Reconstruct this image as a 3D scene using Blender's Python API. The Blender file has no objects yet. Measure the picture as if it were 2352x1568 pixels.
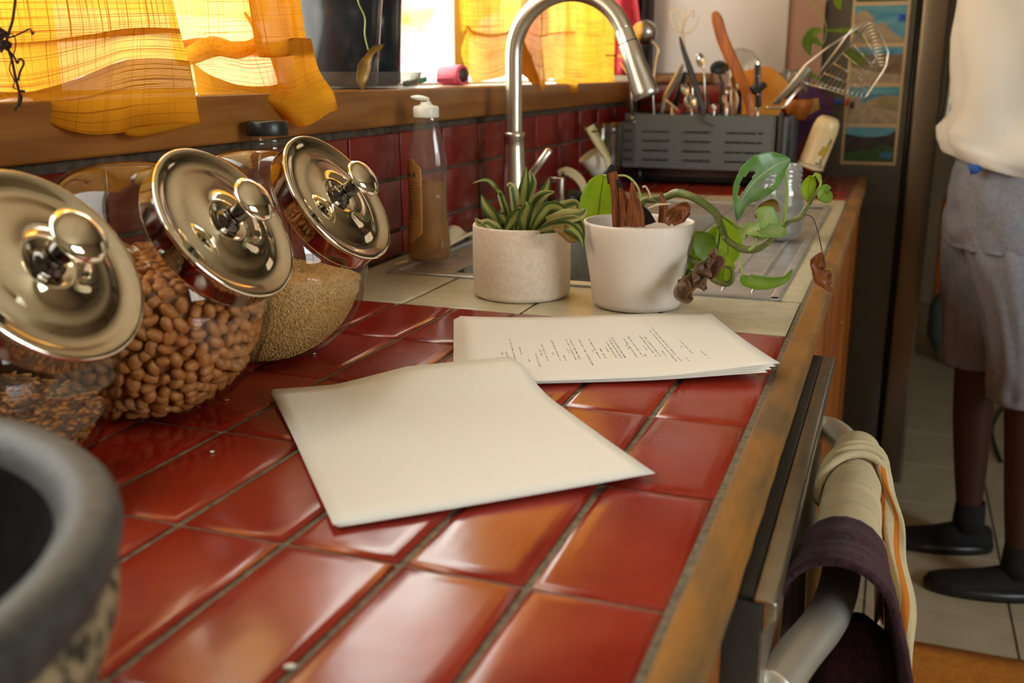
import bpy, bmesh, math, random
from mathutils import Vector, Matrix, Quaternion, noise
R = random.Random(7)
C = bpy.context.scene.collection
sc = bpy.context.scene
PI = math.pi
def V(*a): return Vector(a if len(a) > 1 else a[0])

# ------------------------------------------------------------------ camera
FPX = 2330.0
CAM = V(0.0903, -0.4680, 1.1777)
PITCH, YAW, ROLL = 0.25904, 0.35752, -0.0013
_F = V(-math.sin(YAW)*math.cos(PITCH), math.cos(YAW)*math.cos(PITCH), -math.sin(PITCH))
_R = V(math.cos(YAW), math.sin(YAW), 0)
_U = _R.cross(_F)
_R2 = _R*math.cos(ROLL) + _U*math.sin(ROLL)
_U2 = _U*math.cos(ROLL) - _R*math.sin(ROLL)
cd = bpy.data.cameras.new('camera'); cam = bpy.data.objects.new('camera', cd); C.objects.link(cam)
cd.sensor_width = 36; cd.lens = FPX/2352*36; cd.clip_start = 0.02; cd.clip_end = 100
cam.matrix_world = Matrix(((_R2.x, _U2.x, -_F.x, CAM.x), (_R2.y, _U2.y, -_F.y, CAM.y), (_R2.z, _U2.z, -_F.z, CAM.z), (0, 0, 0, 1)))
sc.camera = cam
cd.dof.use_dof = True; cd.dof.focus_distance = 1.02; cd.dof.aperture_fstop = 7.0
def at(u, v, x=None, y=None, z=None):
    """point of the place where the sight line through a photo pixel meets a real plane"""
    d = _F*FPX + _R2*(u-1176) - _U2*(v-784)
    if x is not None: t = (x-CAM.x)/d.x
    elif y is not None: t = (y-CAM.y)/d.y
    else: t = (z-CAM.z)/d.z
    return CAM + d*t

# ------------------------------------------------------------------ light
sc.view_settings.view_transform = 'Standard'; sc.view_settings.look = 'None'
sc.view_settings.exposure = 0.08; sc.view_settings.gamma = 1.0; sc.view_settings.use_curve_mapping = False
w = bpy.data.worlds.new('sky'); sc.world = w; w.use_nodes = True
bg = w.node_tree.nodes['Background']; bg.inputs[0].default_value = (1.0, 0.96, 0.90, 1); bg.inputs[1].default_value = 8.0
def portal(loc, rot, sx, sy):
    l = bpy.data.lights.new('portal', 'AREA'); l.shape = 'RECTANGLE'; l.size = sx; l.size_y = sy
    l.cycles.is_portal = True
    o = bpy.data.objects.new('window_portal', l); C.objects.link(o); o.location = loc; o.rotation_euler = rot
def area(name, loc, target, sx, sy, power, col):
    l = bpy.data.lights.new(name, 'AREA'); l.shape = 'RECTANGLE'; l.size = sx; l.size_y = sy; l.energy = power; l.color = col
    o = bpy.data.objects.new(name, l); C.objects.link(o); o.location = loc
    o.rotation_euler = (V(target)-V(loc)).to_track_quat('-Z', 'Y').to_euler()
    return o
WIN_Y0, WIN_Y1, WIN_Z1 = -0.75, 2.34, 1.95        # window opening in the left wall
RW_Y0, RW_Y1, RW_Z0, RW_Z1 = -1.3, 0.4, 1.0, 2.1     # window in the right wall, behind the camera's right shoulder
portal((-0.80, (WIN_Y0+WIN_Y1)/2, (1.155+WIN_Z1)/2), (0, -PI/2, 0), WIN_Z1-1.155, WIN_Y1-WIN_Y0)
portal((2.65, (RW_Y0+RW_Y1)/2, (RW_Z0+RW_Z1)/2), (0, PI/2, 0), RW_Z1-RW_Z0, RW_Y1-RW_Y0)

area('cool_daylight_outside_right_window', (3.6, -1.0, 2.3), (0.1, 1.2, 0.9), 1.4, 1.2, 75, (.70, .84, 1.0))

# ------------------------------------------------------------------ materials
def new_mat(name):
    m = bpy.data.materials.new(name); m.use_nodes = True
    return m, m.node_tree.nodes, m.node_tree.links, m.node_tree.nodes['Principled BSDF']
def P(name, col, rough=0.5, metal=0.0, col2=None, scale=20.0, bump=0.0, bscale=None, spec=0.5, coat=0.0, sss=0.0,
      trans=0.0, stretch=None, detail=4.0, lo=0.35, hi=0.65, rough2=None, sheen=0.0):
    m, n, l, b = new_mat(name)
    b.inputs['Base Color'].default_value = (*col, 1); b.inputs['Roughness'].default_value = rough; b.inputs['Metallic'].default_value = metal
    b.inputs['Specular IOR Level'].default_value = spec; b.inputs['Coat Weight'].default_value = coat
    b.inputs['Sheen Weight'].default_value = sheen
    if sss: b.inputs['Subsurface Weight'].default_value = sss; b.inputs['Subsurface Radius'].default_value = (.02, .01, .005); b.inputs['Subsurface Scale'].default_value = .3
    if trans: b.inputs['Transmission Weight'].default_value = trans
    tc = n.new('ShaderNodeTexCoord'); mp = n.new('ShaderNodeMapping'); l.new(tc.outputs['Object'], mp.inputs[0])
    if stretch: mp.inputs['Scale'].default_value = stretch
    nz = n.new('ShaderNodeTexNoise'); nz.inputs['Scale'].default_value = scale; nz.inputs['Detail'].default_value = detail; l.new(mp.outputs[0], nz.inputs['Vector'])
    mr = n.new('ShaderNodeMapRange'); mr.inputs[1].default_value = lo; mr.inputs[2].default_value = hi; l.new(nz.outputs[0], mr.inputs[0])
    if col2:
        mx = n.new('ShaderNodeMix'); mx.data_type = 'RGBA'; mx.inputs[6].default_value = (*col, 1); mx.inputs[7].default_value = (*col2, 1)
        l.new(mr.outputs[0], mx.inputs[0]); l.new(mx.outputs[2], b.inputs['Base Color'])
    if rough2 is not None:
        r2 = n.new('ShaderNodeMapRange'); r2.inputs[1].default_value = lo; r2.inputs[2].default_value = hi; r2.inputs[3].default_value = rough; r2.inputs[4].default_value = rough2
        l.new(nz.outputs[0], r2.inputs[0]); l.new(r2.outputs[0], b.inputs['Roughness'])
    if bump:
        nb = n.new('ShaderNodeTexNoise'); nb.inputs['Scale'].default_value = bscale or scale*3; nb.inputs['Detail'].default_value = 5; l.new(mp.outputs[0], nb.inputs['Vector'])
        bp = n.new('ShaderNodeBump'); bp.inputs['Strength'].default_value = bump; bp.inputs['Distance'].default_value = 0.002
        l.new(nb.outputs[0], bp.inputs['Height']); l.new(bp.outputs[0], b.inputs['Normal'])
    return m
def thin_glass(name, tint=(0.95, 0.96, 0.93), ior=1.5, boost=1.0, rough=0.02, edge=(0.6, 0.62, 0.55), haze=0.0, hcol=(.8, .8, .78)):
    """thin clear wall: light passes straight, the surface mirrors by its angle, edges look through more glass"""
    m = bpy.data.materials.new(name); m.use_nodes = True; n, l = m.node_tree.nodes, m.node_tree.links; n.clear()
    out = n.new('ShaderNodeOutputMaterial'); tr = n.new('ShaderNodeBsdfTransparent'); gl = n.new('ShaderNodeBsdfGlossy'); gl.inputs['Roughness'].default_value = rough
    lw = n.new('ShaderNodeLayerWeight'); lw.inputs[0].default_value = 0.5
    pw = n.new('ShaderNodeMath'); pw.operation = 'POWER'; pw.inputs[1].default_value = 2.5; l.new(lw.outputs['Facing'], pw.inputs[0])
    mc = n.new('ShaderNodeMix'); mc.data_type = 'RGBA'; mc.inputs[6].default_value = (*tint, 1); mc.inputs[7].default_value = (*edge, 1)
    l.new(pw.outputs[0], mc.inputs[0]); l.new(mc.outputs[2], tr.inputs[0])
    p5 = n.new('ShaderNodeMath'); p5.operation = 'POWER'; p5.inputs[1].default_value = 5.0; l.new(lw.outputs['Facing'], p5.inputs[0])
    f0 = ((ior-1)/(ior+1))**2*boost
    mu = n.new('ShaderNodeMath'); mu.operation = 'MULTIPLY_ADD'; mu.inputs[1].default_value = .85-f0; mu.inputs[2].default_value = f0; mu.use_clamp = True; l.new(p5.outputs[0], mu.inputs[0])
    mx = n.new('ShaderNodeMixShader'); l.new(mu.outputs[0], mx.inputs[0]); l.new(tr.outputs[0], mx.inputs[1]); l.new(gl.outputs[0], mx.inputs[2])
    last = mx
    if haze:
        df = n.new('ShaderNodeBsdfDiffuse'); df.inputs[0].default_value = (*hcol, 1)
        m2 = n.new('ShaderNodeMixShader'); m2.inputs[0].default_value = haze; l.new(mx.outputs[0], m2.inputs[1]); l.new(df.outputs[0], m2.inputs[2]); last = m2
    l.new(last.outputs[0], out.inputs[0])
    return m
def cloth_mat(name, col, thr, holes=0.18, slub=(0.35, 0.10, 0.01), pitch=0.0010, tl=0.6):
    """see-through woven cotton: fine warp and weft with holes between, thicker slub threads running both ways"""
    m = bpy.data.materials.new(name); m.use_nodes = True; n, l = m.node_tree.nodes, m.node_tree.links; n.clear()
    out = n.new('ShaderNodeOutputMaterial'); uv = n.new('ShaderNodeUVMap'); uv.uv_map = 'UVMap'; sp = n.new('ShaderNodeSeparateXYZ'); l.new(uv.outputs[0], sp.inputs[0])
    def math_(op, a, b=None, clamp=False):
        x = n.new('ShaderNodeMath'); x.operation = op; x.use_clamp = clamp
        for i, q in enumerate((a, b)):
            if q is None: continue
            if isinstance(q, (int, float)): x.inputs[i].default_value = q
            else: l.new(q, x.inputs[i])
        return x.outputs[0]
    def slubs(ax, other, seed, fr):
        cb = n.new('ShaderNodeCombineXYZ'); l.new(math_('MULTIPLY', ax, fr), cb.inputs[0]); l.new(math_('MULTIPLY', other, 4.0), cb.inputs[1]); cb.inputs[2].default_value = seed
        nz = n.new('ShaderNodeTexNoise'); nz.inputs['Scale'].default_value = 1.0; nz.inputs['Detail'].default_value = 1.0; nz.inputs['Roughness'].default_value = .5; l.new(cb.outputs[0], nz.inputs['Vector'])
        mr = n.new('ShaderNodeMapRange'); mr.inputs[1].default_value = thr; mr.inputs[2].default_value = thr+.045; l.new(nz.outputs[0], mr.inputs[0]); return mr.outputs[0]
    def weave(ax, k=1.0):
        s = math_('SINE', math_('MULTIPLY', ax, 2*PI/pitch*k)); return math_('GREATER_THAN', s, 0.25)
    sl = math_('MAXIMUM', slubs(sp.outputs[0], sp.outputs[1], 3.1, 800.0), slubs(sp.outputs[1], sp.outputs[0], 9.7, 1500.0))
    hole = math_('MULTIPLY', weave(sp.outputs[0]), weave(sp.outputs[1], 1.4))
    fac = math_('MULTIPLY', math_('MULTIPLY', hole, holes*7.0, True), math_('SUBTRACT', 1.0, sl))
    mc = n.new('ShaderNodeMix'); mc.data_type = 'RGBA'; mc.inputs[6].default_value = (*col, 1); mc.inputs[7].default_value = (*slub, 1); l.new(sl, mc.inputs[0])
    df = n.new('ShaderNodeBsdfDiffuse'); tn = n.new('ShaderNodeBsdfTranslucent'); l.new(mc.outputs[2], df.inputs[0]); l.new(mc.outputs[2], tn.inputs[0])
    mx = n.new('ShaderNodeMixShader'); mx.inputs[0].default_value = tl; l.new(df.outputs[0], mx.inputs[1]); l.new(tn.outputs[0], mx.inputs[2])
    tr = n.new('ShaderNodeBsdfTransparent'); tr.inputs[0].default_value = (1, .93, .75, 1)
    m2 = n.new('ShaderNodeMixShader'); l.new(fac, m2.inputs[0]); l.new(mx.outputs[0], m2.inputs[1]); l.new(tr.outputs[0], m2.inputs[2]); l.new(m2.outputs[0], out.inputs[0])
    return m
def leaf_mat(name, c_in, c_edge, tl=0.4, vein=(0.1, 0.2, 0.02), stripe=False, w0=0.28, rough=.45):
    m = bpy.data.materials.new(name); m.use_nodes = True; n, l = m.node_tree.nodes, m.node_tree.links; b = n['Principled BSDF']; out = n['Material Output']
    uv = n.new('ShaderNodeUVMap'); uv.uv_map = 'UVMap'; sp = n.new('ShaderNodeSeparateXYZ'); l.new(uv.outputs[0], sp.inputs[0])
    a = n.new('ShaderNodeMath'); a.operation = 'SUBTRACT'; a.inputs[1].default_value = .5; l.new(sp.outputs[1], a.inputs[0])
    a2 = n.new('ShaderNodeMath'); a2.operation = 'ABSOLUTE'; l.new(a.outputs[0], a2.inputs[0])
    mr = n.new('ShaderNodeMapRange'); mr.inputs[1].default_value = w0-.06; mr.inputs[2].default_value = w0+.06; l.new(a2.outputs[0], mr.inputs[0])
    mx = n.new('ShaderNodeMix'); mx.data_type = 'RGBA'; mx.inputs[6].default_value = (*c_in, 1); mx.inputs[7].default_value = (*c_edge, 1); l.new(mr.outputs[0], mx.inputs[0])
    mv = n.new('ShaderNodeMapRange'); mv.inputs[1].default_value = .015; mv.inputs[2].default_value = .03; mv.inputs[3].default_value = .8; mv.inputs[4].default_value = 0; l.new(a2.outputs[0], mv.inputs[0])
    m3 = n.new('ShaderNodeMix'); m3.data_type = 'RGBA'; m3.inputs[7].default_value = (*vein, 1); l.new(mv.outputs[0], m3.inputs[0]); l.new(mx.outputs[2], m3.inputs[6])
    tc = n.new('ShaderNodeTexCoord'); nz = n.new('ShaderNodeTexNoise'); nz.inputs['Scale'].default_value = 60; l.new(tc.outputs['Object'], nz.inputs[0])
    hs = n.new('ShaderNodeHueSaturation'); vr = n.new('ShaderNodeMapRange'); vr.inputs[3].default_value = .75; vr.inputs[4].default_value = 1.25; l.new(nz.outputs[0], vr.inputs[0]); l.new(vr.outputs[0], hs.inputs['Value']); l.new(m3.outputs[2], hs.inputs['Color'])
    l.new(hs.outputs[0], b.inputs['Base Color']); b.inputs['Roughness'].default_value = rough
    tn = n.new('ShaderNodeBsdfTranslucent'); l.new(hs.outputs[0], tn.inputs[0]); ms = n.new('ShaderNodeMixShader'); ms.inputs[0].default_value = tl
    l.new(b.outputs[0], ms.inputs[1]); l.new(tn.outputs[0], ms.inputs[2]); l.new(ms.outputs[0], out.inputs[0])
    return m
M = {}
M['red_tile'] = P('glazed red tile', (0.205, 0.006, 0.003), 0.15, col2=(0.30, 0.022, 0.007), scale=9, rough2=0.24, bump=0.07, bscale=60, spec=0.75, detail=8)
M['wall_tile'] = P('dark red wall tile', (0.12, 0.006, 0.004), 0.22, col2=(0.20, 0.010, 0.006), scale=8, rough2=.35, bump=.1, bscale=50)
M['beige_tile'] = P('beige matt tile', (0.46, 0.41, 0.27), 0.38, col2=(0.55, 0.49, 0.33), scale=60, bump=.1, bscale=200)
M['grout'] = P('grey brown grout', (0.13, 0.105, 0.07), 0.9, col2=(0.24, 0.20, 0.14), scale=130, bump=.9, bscale=500)
M['grout_dark'] = P('dark wall grout', (0.05, 0.035, 0.02), 0.9, col2=(0.10, .07, .05), scale=90, bump=.5)
M['edge_wood'] = P('worn oak edging', (0.31, 0.135, 0.025), 0.42, col2=(0.15, 0.085, 0.03), scale=7, stretch=(4, 1, 4), bump=.4, bscale=90, rough2=.6, detail=9, lo=.42, hi=.62)
M['sill_wood'] = P('honey oak sill', (0.29, 0.115, 0.020), 0.36, col2=(0.18, 0.06, 0.010), scale=9, stretch=(6, .5, 6), bump=.2, bscale=40, detail=8)
M['cab_wood'] = P('orange varnished wood', (0.42, 0.13, 0.018), 0.33, col2=(0.22, 0.06, 0.008), scale=6, stretch=(5, 5, .6), bump=.15)
M['steel'] = P('brushed steel', (0.55, 0.52, 0.46), 0.30, 1.0, col2=(0.45, .43, .38), scale=40, stretch=(1, 1, 12))
M['sink_steel'] = P('used sink steel', (0.56, 0.56, 0.54), 0.34, .8, col2=(0.44, .44, .42), scale=25, rough2=.48, bump=.08, bscale=150)
M['nickel'] = P('satin nickel', (0.70, 0.66, 0.57), 0.30, 1.0)
M['handle_metal'] = P('satin steel handle', (0.80, 0.77, 0.69), 0.40, .9)
M['chrome'] = P('polished chrome', (0.88, 0.83, 0.69), 0.05, 1.0)
M['chrome_rough'] = P('worn chrome', (0.75, 0.73, 0.68), 0.18, 1.0)
M['stem_dark'] = P('dark chrome stem', (0.12, 0.11, 0.10), 0.12, 1.0)
M['black'] = P('black plastic', (0.012, 0.012, 0.012), 0.35)
M['black_gloss'] = P('black glazed pot', (0.010, 0.012, 0.016), 0.18, col2=(.02, .024, .03), scale=8)
M['dkgrey'] = P('dark grey metal', (0.035, 0.032, 0.028), 0.45, col2=(.05, .045, .04), scale=12)
M['fridge_side'] = P('grey fridge side', (0.115, 0.108, 0.092), 0.5)
M['fridge_door'] = P('bronze steel door', (0.22, 0.17, 0.12), 0.38, .8)
M['grey_plastic'] = P('slate grey plastic', (0.13, 0.15, 0.16), 0.45, bump=.05, bscale=300)
M['paper'] = P('white paper', (0.80, 0.77, 0.70), 0.7, bump=.05, bscale=400)
M['ink'] = P('grey print', (0.10, 0.09, 0.09), 0.8)
M['white_ceramic'] = P('matt white ceramic', (0.74, 0.66, 0.58), 0.5, bump=.15, bscale=500)
M['stone_pot'] = P('speckled stoneware', (0.80, 0.67, 0.53), .55, col2=(.72, .60, .47), scale=180, bump=.2, bscale=500)
M['soil'] = P('potting soil', (0.03, 0.018, 0.01), 0.95, col2=(.09, .05, .025), scale=150, bump=1, bscale=300)
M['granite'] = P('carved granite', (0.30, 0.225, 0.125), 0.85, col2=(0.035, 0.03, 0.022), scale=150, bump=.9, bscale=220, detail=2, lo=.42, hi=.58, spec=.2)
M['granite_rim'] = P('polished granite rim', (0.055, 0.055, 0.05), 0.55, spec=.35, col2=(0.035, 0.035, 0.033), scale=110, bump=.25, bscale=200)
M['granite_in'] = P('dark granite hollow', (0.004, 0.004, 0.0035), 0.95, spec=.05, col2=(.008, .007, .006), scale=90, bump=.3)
M['peanut'] = P('peanut skin', (0.33, 0.10, 0.018), 0.5, col2=(0.46, 0.19, 0.05), scale=70, bump=.3, bscale=300)
M['seed'] = P('brown seed', (0.10, 0.028, 0.006), 0.4, col2=(0.38, 0.15, 0.03), scale=160)
M['grain'] = P('tan grain', (0.50, 0.27, 0.085), 0.7, col2=(0.64, 0.40, 0.15), scale=260, bump=1, bscale=420)
M['glass'] = thin_glass('clear jar glass', boost=1.5)
M['pane'] = thin_glass('window pane', tint=(.97, .98, .97), boost=1.0, edge=(.8, .85, .8))
M['clear_plastic'] = thin_glass('clear plastic', tint=(.88, .88, .86), boost=1.6, rough=.08, edge=(.5, .5, .46), haze=.07)
M['bottle'] = thin_glass('clear bottle plastic', tint=(.93, .90, .84), boost=1.6, rough=.1, edge=(.55, .5, .42), haze=.05)
M['jar_glass'] = thin_glass('thick jar glass', tint=(.90, .91, .92), boost=2.6, rough=.07, edge=(.5, .52, .52), haze=.13)
M['water'] = thin_glass('water', tint=(.88, .90, .90), ior=1.33, edge=(.5, .53, .52), haze=.03)
M['soap'] = thin_glass('amber soap', tint=(.80, .50, .10), ior=1.33, edge=(.5, .25, .03), haze=.34, hcol=(.62, .36, .06))
M['label'] = P('amber bottle label', (0.55, 0.26, 0.07), .5, col2=(.45, .2, .05), scale=30)
M['white_plastic'] = P('white plastic', (.80, .78, .68), .35)
M['frame_white'] = P('white window frame', (.78, .78, .74), .45)
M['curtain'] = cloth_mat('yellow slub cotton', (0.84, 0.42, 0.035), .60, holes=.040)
M['curtain_lit'] = cloth_mat('pale lit yellow cotton', (0.95, 0.60, 0.16), .62, holes=.085)  # paler copy of the curtain cotton, window light put into its colour
M['curtain_hem_shade'] = cloth_mat('doubled shaded yellow cotton', (0.52, 0.20, 0.010), .61, holes=.018, slub=(.3, .10, .008), tl=.30)  # hem colour darkened for missing backlight as well as the doubled cloth
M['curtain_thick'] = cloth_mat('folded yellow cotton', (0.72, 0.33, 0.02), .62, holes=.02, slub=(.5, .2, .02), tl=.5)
M['pink_wall'] = P('dusty pink paint', (0.42, 0.25, 0.20), .7)
M['plaster'] = P('cream paint', (0.38, 0.31, 0.22), .8, bump=.1, bscale=30)
M['ceiling_wood'] = P('cream ceiling boards', (0.78, 0.71, 0.56), .8, col2=(.70, .62, .48), scale=5, stretch=(6, .5, 1))
M['white_sheet'] = P('white board', (0.72, 0.68, 0.66), .55)
M['floor_tile'] = P('cream floor tile', (0.42, 0.36, 0.24), .42, col2=(.50, .43, .30), scale=10, bump=.06)
M['rug'] = P('orange woven rug', (0.62, 0.24, 0.02), .95, col2=(.50, .17, .012), scale=60, bump=.8, bscale=400)
M['orange_wood'] = P('orange stained wood', (0.62, 0.20, 0.03), .4, col2=(.42, .11, .015), scale=9, stretch=(6, 6, 1))
M['board_wood'] = P('orange bamboo board', (0.72, 0.30, 0.03), .45, col2=(.6, .22, .02), scale=14)
M['towel_cream'] = P('cream cotton towel', (0.58, 0.48, 0.29), .9, bump=.35, bscale=500, sheen=.1, col2=(.50, .41, .24), scale=30)
M['towel_orange'] = P('orange towel stripe', (0.55, 0.17, 0.012), .9, bump=.3, bscale=400)
M['towel_plum'] = P('plum knitted cotton', (0.030, 0.006, 0.011), .95, bump=1.0, bscale=260, sheen=.06, col2=(.055, .014, .024), scale=160)
M['towel_pink'] = P('pink printed towel', (0.55, 0.16, 0.11), .9, col2=(.7, .5, .35), scale=80)
M['sweater'] = P('white sweatshirt', (0.74, 0.73, 0.68), .9, bump=.25, bscale=350, sheen=.15)
M['shorts'] = P('blue grey marl shorts', (0.24, 0.25, 0.30), .9, col2=(.19, .20, .24), scale=120, bump=.2, bscale=300)
M['skin'] = P('brown skin', (0.055, 0.016, 0.008), .55)
M['shoe'] = P('black shoe', (0.005, 0.005, 0.0055), .85, bump=.4)
M['sock'] = P('black sock', (0.010, 0.009, 0.009), .9)
M['hair'] = P('dark hair', (0.012, 0.008, 0.006), .7, bump=.8)
M['blue'] = P('blue fabric', (0.02, 0.10, 0.40), .7)
M['bright_blue'] = P('bright blue plastic', (0.01, 0.10, 0.62), .4)
M['red_plastic'] = P('red plastic', (0.60, 0.02, 0.01), .4)
M['pink_plastic'] = P('pink plastic', (0.75, 0.10, 0.16), .35)
M['green_plastic'] = P('green plastic', (0.02, 0.20, 0.09), .4)
M['teal'] = P('teal cloth', (0.16, 0.26, 0.22), .9, col2=(.11, .19, .16), scale=14)
M['brown_cloth'] = P('brown cloth', (0.28, 0.17, 0.08), .9)
M['purple'] = P('purple card', (0.10, 0.025, 0.12), .6)
M['yellow_card'] = P('yellow card', (0.62, 0.40, 0.10), .6)
M['cream_tag'] = P('cream plastic', (0.66, 0.55, 0.32), .5)
M['mug'] = P('cream glazed mug', (0.68, 0.54, 0.30), .3)
M['mug_yellow'] = P('yellow flower glaze', (0.55, 0.34, 0.02), .3, col2=(.4, .3, .05), scale=120)
M['mug_grey'] = P('grey green leaf glaze', (0.22, 0.22, 0.12), .3)
M['strip_frame'] = P('tan photo border', (0.62, 0.46, 0.27), .5)
M['pic_sky'] = P('printed blue sky', (0.05, 0.27, 0.45), .4, col2=(.16, .42, .52), scale=14, stretch=(1, 1, 4))
M['pic_sea'] = P('printed deep blue', (0.04, 0.16, 0.34), .4, col2=(.1, .3, .45), scale=20)
M['pic_sand'] = P('printed sand', (0.46, 0.37, 0.26), .5, col2=(.33, .25, .17), scale=50)
M['pic_brown'] = P('printed brown earth', (0.26, 0.18, 0.11), .5, col2=(.18, .11, .07), scale=50)
M['pic_dune'] = P('printed olive dune', (0.38, 0.31, 0.16), .5, col2=(.26, .22, .10), scale=30)
M['pic_dark'] = P('printed dark woods', (0.03, 0.022, 0.02), .5, col2=(.05, .035, .03), scale=40)
M['pic_green'] = P('printed green field', (0.05, 0.12, 0.025), .5, col2=(.03, .07, .02), scale=40)
M['red_check'] = P('red checked cloth', (0.50, 0.03, 0.04), .9, col2=(.30, .02, .03), scale=90)
M['bark'] = P('coir fibre', (0.30, 0.085, 0.015), .9, col2=(.12, .03, .008), scale=60, stretch=(6, 6, .8), bump=1, bscale=200)
M['burnt'] = P('blackened fibre', (0.012, 0.009, 0.007), .9, bump=1, bscale=200)
M['stem'] = P('green vine stem', (0.10, 0.16, 0.03), .5, col2=(.20, .19, .06), scale=70, bump=.4)
M['stem_pale'] = P('pale green petiole', (0.32, 0.42, 0.09), .5)
M['dry'] = leaf_mat('dried brown leaf', (0.30, 0.095, 0.018), (0.20, 0.055, 0.01), .3, (.12, .04, .01))
M['dry_grey'] = leaf_mat('withered brown leaf', (0.16, 0.075, 0.035), (0.22, 0.12, 0.06), .25, (.08, .04, .02))
M['dry_yellow'] = leaf_mat('withered yellow leaf', (0.30, 0.16, 0.02), (0.22, 0.10, 0.012), .35)
M['twig'] = P('dry dark twig', (0.035, 0.014, 0.006), .9)
M['leaf_bright'] = leaf_mat('bright lime leaf', (0.42, 0.56, 0.02), (0.38, 0.54, 0.02), .55, (.12, .26, .01))
M['leaf_mid'] = leaf_mat('green pothos leaf', (0.22, 0.38, 0.03), (0.18, 0.34, 0.03), .45, (.3, .45, .1))
M['leaf_pale'] = leaf_mat('pale variegated leaf', (0.40, 0.50, 0.16), (0.30, 0.46, 0.12), .4, (.5, .6, .3))
M['leaf_silver'] = leaf_mat('silvery green leaf', (0.24, 0.40, 0.20), (0.15, 0.32, 0.08), .35, (.5, .6, .4), rough=.3)
M['leaf_stripe'] = leaf_mat('striped leaf', (0.40, 0.40, 0.10), (0.07, 0.12, 0.02), .3, (.45, .45, .15), w0=.22)
M['leaf_stripe2'] = leaf_mat('pale striped leaf', (0.10, 0.16, 0.03), (0.50, 0.46, 0.17), .3, (.12, .2, .04), w0=.2)
M['snow'] = P('sunlit pale ground', (0.85, 0.85, 0.83), .8)
M['hedge'] = P('sunlit hedge', (0.30, 0.42, 0.12), .8, col2=(.75, .78, .40), scale=3)
M['sponge'] = P('beige dish cloth', (0.62, 0.52, 0.34), .9, bump=.6)

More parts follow.
